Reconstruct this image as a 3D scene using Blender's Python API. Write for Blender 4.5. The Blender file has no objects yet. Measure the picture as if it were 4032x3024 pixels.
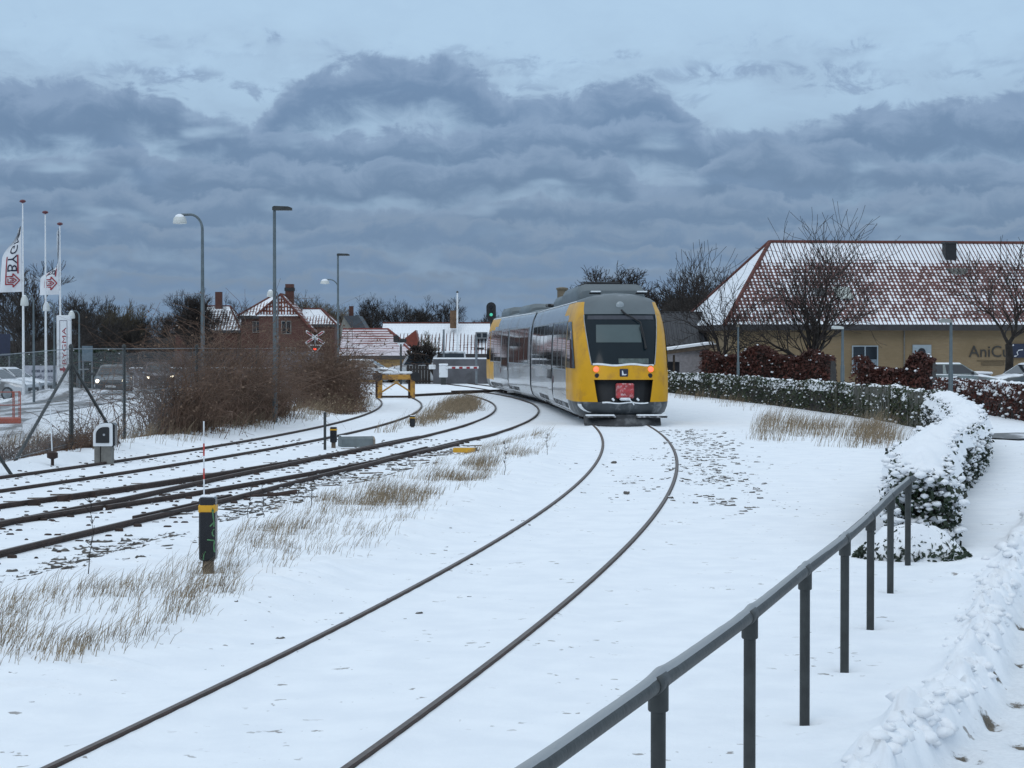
import bpy, math, random
import numpy as np
from mathutils import Vector, Matrix
sc = bpy.context.scene
R_ = math.radians
# ------------------------------------------------------------------ camera
EYE = 2.16                      # metres above the rail heads
PITCH = math.atan(147.0 / 7574.0)
cam_d = bpy.data.cameras.new('camera')
cam_d.sensor_width = 36.0
cam_d.lens = 7574.0 / 4032.0 * 36.0
cam_d.clip_start = 0.1
cam_d.clip_end = 6000
cam = bpy.data.objects.new('camera', cam_d)
sc.collection.objects.link(cam)
cam.location = (0, 0, EYE)
cam.rotation_euler = (math.pi / 2 - PITCH, 0, 0)
sc.camera = cam
# ------------------------------------------------------------------ exposure
sc.view_settings.view_transform = 'Standard'
sc.view_settings.look = 'None'
sc.view_settings.exposure = 0.0
sc.view_settings.gamma = 1.0
sc.cycles.use_denoising = True
sc.cycles.max_bounces = 6
sc.cycles.diffuse_bounces = 3
sc.cycles.glossy_bounces = 3
sc.cycles.transparent_max_bounces = 8
# ------------------------------------------------------------------ node expression helper
class X:
    """a float socket (or number) with operators that add Math nodes"""
    def __init__(s, nt, o): s.nt, s.o = nt, o
    def _m(s, op, *a, clamp=False):
        n = s.nt.nodes.new('ShaderNodeMath'); n.operation = op; n.use_clamp = clamp
        for i, v in enumerate((s,) + a):
            v = v.o if isinstance(v, X) else v
            if isinstance(v, (int, float)): n.inputs[i].default_value = v
            else: s.nt.links.new(v, n.inputs[i])
        return X(s.nt, n.outputs[0])
    def __add__(s, b): return s._m('ADD', b)
    __radd__ = __add__
    def __sub__(s, b): return s._m('SUBTRACT', b)
    def __rsub__(s, b): return (s * -1.0) + b
    def __mul__(s, b): return s._m('MULTIPLY', b)
    __rmul__ = __mul__
    def __truediv__(s, b): return s._m('DIVIDE', b)
    def pw(s, b): return s._m('POWER', b)
    def fract(s): return s._m('FRACT')
    def floor(s): return s._m('FLOOR')
    def absv(s): return s._m('ABSOLUTE')
    def mx(s, b): return s._m('MAXIMUM', b)
    def mn(s, b): return s._m('MINIMUM', b)
    def exp(s): return s._m('EXPONENT')
    def ss(s, a, b):
        n = s.nt.nodes.new('ShaderNodeMapRange'); n.interpolation_type = 'SMOOTHSTEP'
        s.nt.links.new(s.o, n.inputs[0]); n.inputs[1].default_value = a; n.inputs[2].default_value = b
        return X(s.nt, n.outputs[0])
def comb(nt, x, y, z=0.0):
    n = nt.nodes.new('ShaderNodeCombineXYZ')
    for i, v in enumerate((x, y, z)):
        v = v.o if isinstance(v, X) else v
        if isinstance(v, (int, float)): n.inputs[i].default_value = v
        else: nt.links.new(v, n.inputs[i])
    return n.outputs[0]
def noise(nt, vec, scale=1.0, detail=4.0, rough=0.5, dist=0.0):
    n = nt.nodes.new('ShaderNodeTexNoise')
    n.inputs['Scale'].default_value = scale; n.inputs['Detail'].default_value = detail
    n.inputs['Roughness'].default_value = rough; n.inputs['Distortion'].default_value = dist
    if vec is not None: nt.links.new(vec, n.inputs['Vector'])
    return X(nt, n.outputs[0])
def mixc(nt, f, a, b):
    n = nt.nodes.new('ShaderNodeMix'); n.data_type = 'RGBA'
    f = f.o if isinstance(f, X) else f
    if isinstance(f, (int, float)): n.inputs[0].default_value = f
    else: nt.links.new(f, n.inputs[0])
    for i, c in ((6, a), (7, b)):
        if isinstance(c, (tuple, list)): n.inputs[i].default_value = (c[0], c[1], c[2], 1)
        else: nt.links.new(c, n.inputs[i])
    return n.outputs[2]
# ------------------------------------------------------------------ sky: Nishita behind broken winter cloud
SUN_EL, SUN_AZ = R_(34), R_(205)
w = bpy.data.worlds.new('World'); sc.world = w; w.use_nodes = True
nt = w.node_tree; nt.nodes.clear()
out = nt.nodes.new('ShaderNodeOutputWorld'); bg = nt.nodes.new('ShaderNodeBackground')
bg.inputs[1].default_value = 0.10
nt.links.new(bg.outputs[0], out.inputs[0])
sky = nt.nodes.new('ShaderNodeTexSky'); sky.sky_type = 'NISHITA'; sky.sun_disc = False
sky.sun_elevation = SUN_EL; sky.sun_rotation = SUN_AZ
tc = nt.nodes.new('ShaderNodeTexCoord'); sx = nt.nodes.new('ShaderNodeSeparateXYZ')
nt.links.new(tc.outputs['Generated'], sx.inputs[0])
vx, vy, vz = (X(nt, sx.outputs[i]) for i in range(3))
az = vx._m('ARCTAN2', vy) * 57.2958          # degrees from the track direction
el = vz._m('ARCSINE') * 57.2958              # degrees above the horizon
def hump(a0, s_, k):
    d = (az - a0) / s_; d = d * d; return (d * d * -1.0).exp() * k
puff = (noise(nt, comb(nt, az * 0.75, el * 1.15), 1.0, 6, 0.62, 0.5) - 0.5)
roll = (noise(nt, comb(nt, az * 0.30 + 7.0, el * 0.62), 1.0, 5, 0.55, 0.3) - 0.5)
light = mixc(nt, el.ss(0.0, 9.5), (0.150, 0.240, 0.375), (0.45, 0.63, 0.82))
light = mixc(nt, (roll * 1.6 + 0.25).ss(0.0, 0.9) * el.ss(10.5, 7.0), light, (0.285, 0.395, 0.55))
cloud = light
def layer(cloud, e0, amp, f, seed, thick, top_c, base_c, humps=(), gate=0.0, edge=0.30):
    """one row of lumpy cloud: crisp paler crown, darker base that thins out underneath"""
    n1 = noise(nt, comb(nt, az * f + seed * 3.7, seed * 1.3), 1.0, 5, 0.55)
    top = (n1 - 0.5) * (amp * 2.6) + e0
    for h in humps: top = top + hump(*h)
    d = top - el + puff * (1.45 * edge / 0.3) + roll * 1.1       # degrees below the crown
    here = noise(nt, comb(nt, az * f * 0.7 + seed * 5.1, el * 0.9 + seed), 1.0, 3, 0.5).ss(0.32 + gate, 0.50 + gate)
    a = d.ss(0.0, edge) * (d * -1.0).ss(-thick * 1.9, -thick * 0.9) * (here * 0.9 + 0.1)
    shade = (d + puff * 0.9).ss(0.05, thick * 0.95)
    return mixc(nt, a, cloud, mixc(nt, shade, top_c, base_c))
T = lambda k: tuple(x * k for x in (0.240, 0.345, 0.510)); D = lambda k: tuple(x * k for x in (0.124, 0.206, 0.342))
cloud = layer(cloud, 8.9, 0.5, 0.22, 1, 0.7, T(1.35), T(1.05), (), 0.10, 0.9)
cloud = layer(cloud, 7.2, 0.45, 0.36, 2, 1.25, T(1.02), D(1.12), ((-3.6, 3.2, 1.4), (-9.5, 2.0, -1.6), (3.0, 2.2, 0.75), (7.6, 2.0, -1.6), (12.8, 3.4, 0.1), (-14.2, 2.2, 0.6)), -0.16, 0.34)
cloud = layer(cloud, 6.5, 0.55, 0.40, 9, 1.1, T(1.0), D(1.06), ((12.5, 3.6, 0.6), (-13.0, 4.0, 0.9), (1.5, 3.5, 0.4)), -0.06, 0.30)
cloud = layer(cloud, 5.5, 0.5, 0.42, 3, 1.0, T(.94), D(1.02), ((8.0, 2.5, 0.5), (-12.0, 3.0, 0.3), (1.5, 3.0, 0.4), (4.6, 1.2, -0.9)), -0.02, 0.22)
cloud = layer(cloud, 4.6, 0.45, 0.42, 4, 0.85, T(.88), D(1.02), ((-3.0, 3.0, -0.4),), -0.03, 0.22)
cloud = layer(cloud, 3.75, 0.4, 0.50, 5, 0.7, T(0.82), D(1.06), (), 0.0, 0.2)
cloud = layer(cloud, 2.95, 0.30, 0.60, 6, 0.6, T(0.77), D(1.10), (), 0.0, 0.18)
cloud = layer(cloud, 2.25, 0.25, 0.70, 7, 0.55, T(0.72), D(1.12), (), 0.0, 0.18)
cloud = layer(cloud, 1.6, 0.2, 0.8, 8, 0.55, T(0.70), D(1.16), (), -0.02, 0.18)
cloud = mixc(nt, el.ss(2.6, 0.2) * 0.55, cloud, (0.160, 0.262, 0.405))
cloud = mixc(nt, (puff * 1.2 + 0.5).ss(0.1, 1.0) * 0.16, cloud, T(1.25))
# far overhead and behind the camera the veil is thinner and much brighter
cloud = mixc(nt, el.ss(11.0, 50.0), cloud, (0.90, 1.025, 1.15))
sc_ = nt.nodes.new('ShaderNodeVectorMath'); sc_.operation = 'SCALE'; sc_.inputs[3].default_value = 10.0
nt.links.new(cloud, sc_.inputs[0])
veil = mixc(nt, 0.93, sky.outputs[0], sc_.outputs[0])
nt.links.new(veil, bg.inputs[0])
# ------------------------------------------------------------------ veiled sun
sl = bpy.data.lights.new('sun', 'SUN'); sl.energy = 0.42; sl.angle = R_(25); sl.color = (1.0, 0.97, 0.93)
sun = bpy.data.objects.new('sun', sl); sc.collection.objects.link(sun)
sun.rotation_euler = (math.pi / 2 - SUN_EL, 0, math.pi - SUN_AZ)
# ================================================================== helpers
COL = sc.collection
def tag(o, label=None, cat=None, group=None, kind=None):
    if label: o['label'] = label
    if cat: o['category'] = cat
    if group: o['group'] = group
    if kind: o['kind'] = kind
    return o
def thing(name, label, cat, loc=(0, 0, 0), rz=0.0, group=None):
    o = bpy.data.objects.new(name, None); COL.objects.link(o)
    o.empty_display_size = 0.2
    o.location = loc; o.rotation_euler = (0, 0, rz)
    return tag(o, label, cat, group)
def copy_tree(o, parent=None):
    c = o.copy(); COL.objects.link(c)
    if parent is not None: c.parent = parent
    for ch in list(o.children): copy_tree(ch, c)
    return c
def root_off(p):
    v = Vector((0, 0, 0))
    while p is not None: v += Vector(p.location); p = p.parent
    return np.array(v)
def link(name, me, mats, parent=None):
    o = bpy.data.objects.new(name, me); COL.objects.link(o)
    for m in (mats if isinstance(mats, (list, tuple)) else [mats]): me.materials.append(m)
    if parent is not None: o.parent = parent
    return o
def np_mesh(name, V, F, mats, parent=None, world=False, smooth=False, origin=None, uv=None, mi=None):
    """uniform polygons F (n x k) as one mesh object"""
    V = np.asarray(V, dtype=np.float32); F = np.asarray(F, dtype=np.int32)
    if world and parent is not None: V = V - root_off(parent)
    if origin is not None: V = V - np.array(origin, dtype=np.float32)
    me = bpy.data.meshes.new(name); n, k = F.shape
    me.vertices.add(len(V)); me.vertices.foreach_set('co', np.ascontiguousarray(V, dtype=np.float32).ravel())
    me.loops.add(n * k); me.loops.foreach_set('vertex_index', np.ascontiguousarray(F).ravel())
    me.polygons.add(n); me.polygons.foreach_set('loop_start', np.arange(0, n * k, k, dtype=np.int32))
    if smooth: me.polygons.foreach_set('use_smooth', np.ones(n, dtype=bool))
    if mi is not None: me.polygons.foreach_set('material_index', np.asarray(mi, dtype=np.int32))
    if uv is not None:
        u = me.uv_layers.new(name='UVMap'); u.data.foreach_set('uv', np.asarray(uv, dtype=np.float32)[F.ravel()].ravel())
    me.update(calc_edges=True)
    o = link(name, me, mats, parent)
    if origin is not None: o.location = origin
    return o
class MB:
    """collects polygons, links them as ONE mesh object"""
    def __init__(s): s.v, s.f, s.m, s.uv = [], [], [], {}
    def add(s, vs, fs, m=0):
        b = len(s.v); s.v += [tuple(map(float, p)) for p in vs]
        for f in fs: s.f.append(tuple(b + i for i in f)); s.m.append(m)
        return s
    def quad(s, a, b, c, d, m=0): return s.add([a, b, c, d], [(0, 1, 2, 3)], m)
    def box(s, c, d, rz=0.0, m=0, bev=0.0):
        hx, hy, hz = d[0] / 2, d[1] / 2, d[2] / 2
        if bev > 0:
            b = min(bev, hx * .9, hy * .9, hz * .9)
            ring = lambda e, z: [(-hx + e, -hy + b, z), (-hx + b, -hy + e, z), (hx - b, -hy + e, z), (hx - e, -hy + b, z), (hx - e, hy - b, z), (hx - b, hy - e, z), (-hx + b, hy - e, z), (-hx + e, hy - b, z)]
            P = ring(b, -hz) + ring(0, -hz + b) + ring(0, hz - b) + ring(b, hz)
            F = [tuple(range(7, -1, -1)), tuple(range(24, 32))]
            for k in range(3):
                for i in range(8): F.append((k * 8 + i, k * 8 + (i + 1) % 8, k * 8 + 8 + (i + 1) % 8, k * 8 + 8 + i))
        else:
            P = [(x, y, z) for z in (-hz, hz) for x, y in ((-hx, -hy), (hx, -hy), (hx, hy), (-hx, hy))]
            F = [(3, 2, 1, 0), (4, 5, 6, 7), (0, 1, 5, 4), (1, 2, 6, 5), (2, 3, 7, 6), (3, 0, 4, 7)]
        ca, sa = math.cos(rz), math.sin(rz)
        return s.add([(c[0] + x * ca - y * sa, c[1] + x * sa + y * ca, c[2] + z) for x, y, z in P], F, m)
    def tube(s, pts, r, n=8, m=0, cap=True):
        pts = [Vector(p) for p in pts]; k = len(pts)
        rr = r if isinstance(r, (list, tuple)) else [r] * k
        V, F = [], []
        up = Vector((0, 0, 1))
        for i, p in enumerate(pts):
            d = (pts[min(i + 1, k - 1)] - pts[max(i - 1, 0)]).normalized()
            a = d.cross(up if abs(d.z) < .95 else Vector((1, 0, 0))).normalized(); b = a.cross(d)
            V += [p + (a * math.cos(2 * math.pi * j / n) + b * math.sin(2 * math.pi * j / n)) * rr[i] for j in range(n)]
        for i in range(k - 1):
            for j in range(n): F.append((i * n + j, i * n + (j + 1) % n, (i + 1) * n + (j + 1) % n, (i + 1) * n + j))
        if cap: F += [tuple(range(n - 1, -1, -1)), tuple(range((k - 1) * n, k * n))]
        return s.add(V, F, m)
    def lathe(s, prof, c=(0, 0, 0), n=16, m=0, axis='z'):
        V, F = [], []
        for r, z in prof:
            for j in range(n):
                a = 2 * math.pi * j / n; x, y = r * math.cos(a), r * math.sin(a)
                V.append((c[0] + x, c[1] + y, c[2] + z) if axis == 'z' else ((c[0] + x, c[1] + z, c[2] + y) if axis == 'y' else (c[0] + z, c[1] + x, c[2] + y)))
        for i in range(len(prof) - 1):
            for j in range(n): F.append((i * n + j, i * n + (j + 1) % n, (i + 1) * n + (j + 1) % n, (i + 1) * n + j))
        F += [tuple(range(n - 1, -1, -1)), tuple(range((len(prof) - 1) * n, len(prof) * n))]
        return s.add(V, F, m)
    def prism(s, poly, a, b, plane='xz', m=0):
        """polygon in a plane, extruded along the remaining axis from a to b"""
        n = len(poly)
        P = {'xz': lambda u, v, t: (u, t, v), 'yz': lambda u, v, t: (t, u, v), 'xy': lambda u, v, t: (u, v, t)}[plane]
        V = [P(u, v, a) for u, v in poly] + [P(u, v, b) for u, v in poly]
        F = [tuple(range(n - 1, -1, -1)), tuple(range(n, 2 * n))] + [(i, (i + 1) % n, n + (i + 1) % n, n + i) for i in range(n)]
        return s.add(V, F, m)
    def grid(s, rows, m=0, closed=False):
        """rows of points, all the same length"""
        k = len(rows[0]); V = [p for r in rows for p in r]; F = []
        for i in range(len(rows) - 1):
            for j in range(k - (0 if closed else 1)):
                F.append((i * k + j, i * k + (j + 1) % k, (i + 1) * k + (j + 1) % k, (i + 1) * k + j))
        return s.add(V, F, m)
    def build(s, name, mats, parent=None, world=False, smooth=False, origin=None, recalc=True):
        V = np.array(s.v, dtype=float)
        if world and parent is not None: V = V - root_off(parent)
        if origin is not None: V = V - np.array(origin)
        me = bpy.data.meshes.new(name); me.from_pydata(V.tolist(), [], s.f)
        if any(s.m): me.polygons.foreach_set('material_index', s.m)
        if smooth: me.polygons.foreach_set('use_smooth', [True] * len(s.f))
        if recalc:
            import bmesh
            b = bmesh.new(); b.from_mesh(me); bmesh.ops.recalc_face_normals(b, faces=b.faces); b.to_mesh(me); b.free()
        if smooth:
            try: me.set_sharp_from_angle(angle=R_(38))
            except Exception: pass
        me.update()
        o = link(name, me, mats, parent)
        if origin is not None: o.location = origin
        return o
def segs(P0, P1, R0, R1, n=3):
    """every segment its own open prism; returns V, F (quads)"""
    P0, P1 = np.asarray(P0, float), np.asarray(P1, float); N = len(P0)
    R0 = np.broadcast_to(np.asarray(R0, float), (N,)); R1 = np.broadcast_to(np.asarray(R1, float), (N,))
    d = P1 - P0; d /= np.linalg.norm(d, axis=1)[:, None] + 1e-9
    ref = np.where(np.abs(d[:, 2:3]) > .9, np.array([[1., 0, 0]]), np.array([[0, 0, 1.]]))
    a = np.cross(d, ref); a /= np.linalg.norm(a, axis=1)[:, None] + 1e-9; b = np.cross(d, a)
    V = np.zeros((N, 2 * n, 3)); F = np.zeros((N, n, 4), dtype=np.int64)
    for j in range(n):
        t = 2 * math.pi * j / n; o = a * math.cos(t) + b * math.sin(t)
        V[:, j] = P0 + o * R0[:, None]; V[:, n + j] = P1 + o * R1[:, None]
        F[:, j] = np.arange(N)[:, None] * 2 * n + np.array([j, (j + 1) % n, n + (j + 1) % n, n + j])
    return V.reshape(-1, 3), F.reshape(-1, 4)
def leaves(C, size, rng, tilt=1.0, aspect=0.6, up=0.0):
    """one bent-free quad per centre, random orientation"""
    N = len(C); nrm = rng.normal(size=(N, 3)); nrm[:, 2] = nrm[:, 2] * tilt + up
    nrm /= np.linalg.norm(nrm, axis=1)[:, None] + 1e-9
    t = rng.normal(size=(N, 3)); t -= (t * nrm).sum(1)[:, None] * nrm; t /= np.linalg.norm(t, axis=1)[:, None] + 1e-9
    b = np.cross(nrm, t); s = np.broadcast_to(np.asarray(size, float), (N,))[:, None] * .5
    V = np.stack([C - t * s, C - b * s * aspect, C + t * s, C + b * s * aspect], 1)
    return V.reshape(-1, 3), np.arange(N * 4).reshape(N, 4)
def lumps(C, rad, rng, flat=0.6):
    """small rounded lumps (octahedron split once) - returns V, F(tri)"""
    base = np.array([(1, 0, 0), (0, 1, 0), (-1, 0, 0), (0, -1, 0), (0, 0, 1), (0, 0, -1),
                     (.7, .7, 0), (-.7, .7, 0), (-.7, -.7, 0), (.7, -.7, 0), (.7, 0, .7), (0, .7, .7), (-.7, 0, .7), (0, -.7, .7)], float)
    T = []
    eq = [0, 6, 1, 7, 2, 8, 3, 9]; mid = {0: 10, 1: 11, 2: 12, 3: 13}
    for q in range(4):
        a, b = q, (q + 1) % 4; e = 6 + q; ma, mb = mid[a], mid[b]
        T += [(a, e, ma), (e, b, mb), (ma, e, mb), (ma, mb, 4), (e, a, 5), (b, e, 5)]
    T = np.array(T); N = len(C)
    j = 1 + rng.uniform(-.28, .28, size=(N, len(base), 1))
    ang = rng.uniform(0, 6.28, N); ca, sa = np.cos(ang), np.sin(ang)
    B = base[None] * j; s = np.broadcast_to(np.asarray(rad, float), (N,))[:, None]
    st = 1 + rng.uniform(-.3, .5, size=(N, 1))
    x = B[:, :, 0] * s * st; y = B[:, :, 1] * s; z = B[:, :, 2] * s * flat
    V = np.stack([x * ca[:, None] - y * sa[:, None], x * sa[:, None] + y * ca[:, None], z], 2) + C[:, None]
    return V.reshape(-1, 3), (T[None] + np.arange(N)[:, None, None] * len(base)).reshape(-1, 3)
def text_mb(body, size, place, m=0, mb=None, extr=0.0, align='CENTER', fine=False, shear=0.0):
    """letters as mesh; place(u, v, t) -> point, u to the right, v up, t out of the face"""
    cu = bpy.data.curves.new('lettering', 'FONT'); cu.body = body; cu.size = size; cu.align_x = align; cu.extrude = extr
    cu.resolution_u = 3; cu.shear = shear
    o = bpy.data.objects.new('lettering', cu); COL.objects.link(o)
    me = bpy.data.meshes.new_from_object(o.evaluated_get(bpy.context.evaluated_depsgraph_get()))
    mb = mb or MB()
    mb.add([place(v.co.x, v.co.y, v.co.z) for v in me.vertices], [tuple(p.vertices) for p in me.polygons], m)
    bpy.data.objects.remove(o); bpy.data.curves.remove(cu); bpy.data.meshes.remove(me)
    return mb
# photo pixel (2212 wide copy) -> place in the world, used only to measure where things stand
def ray(x, y):
    dx, dy = (x - 1106) / 4155.2, (829.5 - y) / 4155.2
    return np.array([dx, math.cos(PITCH) + dy * math.sin(PITCH), -math.sin(PITCH) + dy * math.cos(PITCH)])
def G(x, y, z=0.0):
    r = ray(x, y); return np.array([0, 0, EYE]) + r * ((z - EYE) / r[2])
def AT(x, y, Y):
    r = ray(x, y); return np.array([0, 0, EYE]) + r * (Y / r[1])
# value noise
def vnoise(x, y, seed=0):
    xi, yi = np.floor(x).astype(np.int64), np.floor(y).astype(np.int64); fx, fy = x - xi, y - yi
    fx, fy = fx * fx * (3 - 2 * fx), fy * fy * (3 - 2 * fy)
    def h(a, b):
        n = (a * 374761393 + b * 668265263 + seed * 974634211) & 0xFFFFFFFF
        n = ((n ^ (n >> 13)) * 1274126177) & 0xFFFFFFFF
        return ((n ^ (n >> 16)) & 0xFFFF) / 65535.0
    return (h(xi, yi) * (1 - fx) + h(xi + 1, yi) * fx) * (1 - fy) + (h(xi, yi + 1) * (1 - fx) + h(xi + 1, yi + 1) * fx) * fy
def fbm(x, y, oct=4, seed=0):
    s, a, t = 0, 1.0, 0
    for o in range(oct): s = s + a * vnoise(x * 2 ** o, y * 2 ** o, seed + o); t += a; a *= .5
    return s / t - .5
def sstep(a, b, x):
    t = np.clip((x - a) / (b - a), 0, 1); return t * t * (3 - 2 * t)
def pl_dist(x, y, P):
    """distance and signed side to a polyline (left of travel = +)"""
    best = np.full(np.shape(x), 1e9); side = np.zeros(np.shape(x))
    for (ax, ay), (bx, by) in zip(P[:-1], P[1:]):
        dx, dy = bx - ax, by - ay; t = np.clip(((x - ax) * dx + (y - ay) * dy) / (dx * dx + dy * dy), 0, 1)
        ex, ey = x - ax - t * dx, y - ay - t * dy; d = np.hypot(ex, ey); s = np.sign(dx * (y - ay) - dy * (x - ax))
        u = d < best; best = np.where(u, d, best); side = np.where(u, s, side)
    return best, side
def spline(P, step):
    """Catmull-Rom through the points, resampled about every step metres"""
    P = [np.array(p, float) for p in P]; Q = [2 * P[0] - P[1]] + P + [2 * P[-1] - P[-2]]; out = []
    for i in range(1, len(Q) - 2):
        n = max(1, int(np.linalg.norm(Q[i + 1] - Q[i]) / step))
        for k in range(n):
            t = k / n
            out.append(.5 * (2 * Q[i] + (Q[i + 1] - Q[i - 1]) * t + (2 * Q[i - 1] - 5 * Q[i] + 4 * Q[i + 1] - Q[i + 2]) * t * t + (3 * Q[i] - Q[i - 1] - 3 * Q[i + 1] + Q[i + 2]) * t ** 3))
    out.append(P[-1]); return out
# ================================================================== materials
def new_mat(name):
    m = bpy.data.materials.new(name); m.use_nodes = True
    t = m.node_tree; return m, t, t.nodes['Principled BSDF']
def setc(t, b, key, v):
    if isinstance(v, X): v = v.o
    if isinstance(v, (int, float)): b.inputs[key].default_value = v
    elif isinstance(v, (tuple, list)): b.inputs[key].default_value = (v[0], v[1], v[2], 1)
    else: t.links.new(v, b.inputs[key])
def bump(t, b, h, strength=.3, dist=.02):
    n = t.nodes.new('ShaderNodeBump'); n.inputs['Strength'].default_value = strength; n.inputs['Distance'].default_value = dist
    t.links.new(h.o, n.inputs['Height']); t.links.new(n.outputs[0], b.inputs['Normal'])
def ocoord(t, which='Object'): return t.nodes.new('ShaderNodeTexCoord').outputs[which]
SNOW = (0.80, 0.83, 0.87)
def mat(name, col, rough=.6, metal=0.0, var=.15, scale=6.0, bmp=0.0, bscale=40.0, emit=None, es=1.0, spec=.5, snow=None, dirt=None, coat=0.0):
    """colour with noise variation; snow = (threshold, noise) lays snow on faces that look up"""
    m, t, b = new_mat(name); oc = ocoord(t)
    n = noise(t, oc, scale, 5, .6)
    c = mixc(t, n.ss(.3, .7), tuple(x * (1 - var) for x in col), tuple(min(1, x * (1 + var)) for x in col))
    if dirt:
        n2 = noise(t, oc, dirt[3] if len(dirt) > 3 else 2.5, 6, .65)
        c = mixc(t, n2.ss(.48, .68), c, dirt[:3])
    if snow:
        g = t.nodes.new('ShaderNodeNewGeometry'); s = t.nodes.new('ShaderNodeSeparateXYZ'); t.links.new(g.outputs['Normal'], s.inputs[0])
        f = (X(t, s.outputs[2]) + (noise(t, oc, snow[2] if len(snow) > 2 else 9.0, 4) - .5) * snow[1]).ss(snow[0] - .08, snow[0] + .08)
        c = mixc(t, f, c, SNOW); setc(t, b, 'Roughness', f * (0.75 - rough) + rough); setc(t, b, 'Metallic', (1.0 - f) * metal)
    else: b.inputs['Roughness'].default_value = rough; b.inputs['Metallic'].default_value = metal
    setc(t, b, 'Base Color', c); b.inputs['Specular IOR Level'].default_value = spec
    b.inputs['Coat Weight'].default_value = coat
    if bmp: bump(t, b, noise(t, oc, bscale, 4, .6), bmp, .02)
    if emit: setc(t, b, 'Emission Color', emit); b.inputs['Emission Strength'].default_value = es
    return m
def snow_mat(name='snow', col=SNOW, big=1.6, fine=22.0, s=.35):
    m, t, b = new_mat(name); oc = ocoord(t)
    h = noise(t, oc, big, 5, .55) * .7 + noise(t, oc, fine, 5, .65) * .3
    setc(t, b, 'Base Color', mixc(t, noise(t, oc, .9, 4).ss(.3, .75), tuple(x * .97 for x in col), col))
    b.inputs['Roughness'].default_value = .8; b.inputs['Specular IOR Level'].default_value = .2
    bump(t, b, h, s, .05); return m
def tile_mat(name, col, pu=.21, pv=.33, cover=.5, top=1.6, bot=.8, length=9.0, side=0.0):
    """pantiles from a UV map in metres (u along the eave, v down the slope); snow lies in each tile"""
    m, t, b = new_mat(name); s = t.nodes.new('ShaderNodeSeparateXYZ'); t.links.new(ocoord(t, 'UV'), s.inputs[0])
    u, v = X(t, s.outputs[0]), X(t, s.outputs[1])
    cu, cv = u / pu, v / pv; fu, fv = cu.fract(), cv.fract()
    wn = t.nodes.new('ShaderNodeTexWhiteNoise'); wn.noise_dimensions = '2D'
    t.links.new(comb(t, cu.floor(), cv.floor()), wn.inputs['Vector']); r = X(t, wn.outputs['Value'])
    patch = noise(t, comb(t, u * .35, v * .6), 1.0, 4, .6)
    cvr = (v * -1.0).ss(-top, -top * .35) + v.ss(length - bot, length - bot * .35) + cover + (patch - .5) * 1.5 + side
    rad = cvr * .44 + .06 + r * .24
    du, dv = (fu - .42) * 1.15, (fv - .52) * .85
    dist = (du * du + dv * dv).pw(.5)
    snow = (rad - dist).ss(-.05, .07) * ((du.absv() * -1.0 + .47) + (cvr - 1.3).mx(0.0)).ss(.0, .08)
    body = mixc(t, r, tuple(x * .65 for x in col), tuple(x * 1.25 for x in col))
    setc(t, b, 'Base Color', mixc(t, snow, body, SNOW)); b.inputs['Roughness'].default_value = .75
    wave = ((fu - .5).absv() * 2.0) * .03 + fv * .02 + snow * .012
    bump(t, b, wave, 1.0, 1.0); return m
def brick_mat(name, c1, c2, mortar, sc_=1.0):
    m, t, b = new_mat(name); oc = ocoord(t)
    sp = t.nodes.new('ShaderNodeSeparateXYZ'); t.links.new(oc, sp.inputs[0])
    n = t.nodes.new('ShaderNodeTexBrick'); n.inputs['Scale'].default_value = 1.0
    n.inputs['Brick Width'].default_value = .24 * sc_; n.inputs['Row Height'].default_value = .067 * sc_; n.inputs['Mortar Size'].default_value = .008 * sc_
    t.links.new(comb(t, X(t, sp.outputs[0]) + X(t, sp.outputs[1]), X(t, sp.outputs[2])), n.inputs['Vector'])
    for k, c in (('Color1', c1), ('Color2', c2), ('Mortar', mortar)): n.inputs[k].default_value = (*c, 1)
    st = noise(t, oc, .5, 5, .6)
    setc(t, b, 'Base Color', mixc(t, st.ss(.35, .75), n.outputs[0], tuple(x * .72 for x in c1))); b.inputs['Roughness'].default_value = .85
    return m
M = {}
M['snow'] = snow_mat(s=.25)
M['snow_cap'] = snow_mat('snow_cap', (0.84, 0.86, 0.89), 3.0, 30.0, .5)
M['rail_side'] = mat('rail_side', (0.034, 0.018, 0.013), .75, .0, .35, 9, .4, 60)
M['rail_head'] = mat('rail_head', (0.105, 0.080, 0.067), .5, .3, .25, 14)
M['galv'] = mat('galv', (0.20, 0.22, 0.235), .5, .55, .18, 5, .15, 30)
M['galv_dark'] = mat('galv_dark', (0.034, 0.038, 0.037), .55, .1, .3, 6, .2, 25)
M['pole'] = mat('pole', (0.115, 0.145, 0.16), .55, .35, .2, 2)
M['white_paint'] = mat('white_paint', (0.72, 0.74, 0.76), .45, 0, .06, 3, dirt=(.5, .5, .5, 3))
M['black'] = mat('black', (0.010, 0.011, 0.013), .55, 0, .2, 5)
M['black_gloss'] = mat('black_gloss', (0.008, 0.009, 0.012), .25, 0, .2, 5)
M['yellow_sign'] = mat('yellow_sign', (0.60, 0.31, 0.012), .5, 0, .12, 7)
M['yellow_rust'] = mat('yellow_rust', (0.45, 0.235, 0.04), .6, 0, .2, 3, dirt=(.20, .10, .04, 4), snow=(.75, .5))
M['wood'] = mat('wood', (0.10, 0.075, 0.055), .85, 0, .3, 7, .4, 30, snow=(.8, .5))
M['concrete'] = mat('concrete', (0.17, 0.165, 0.15), .9, 0, .25, 5, .4, 20, snow=(.75, .5))
M['bark'] = mat('bark', (0.030, 0.025, 0.022), .95, 0, .4, 5, .6, 25)
M['twig'] = mat('twig', (0.030, 0.023, 0.020), .95, 0, .4, 2)
M['twig_far'] = mat('twig_far', (0.040, 0.034, 0.031), 1, 0, .35, .5)
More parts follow.
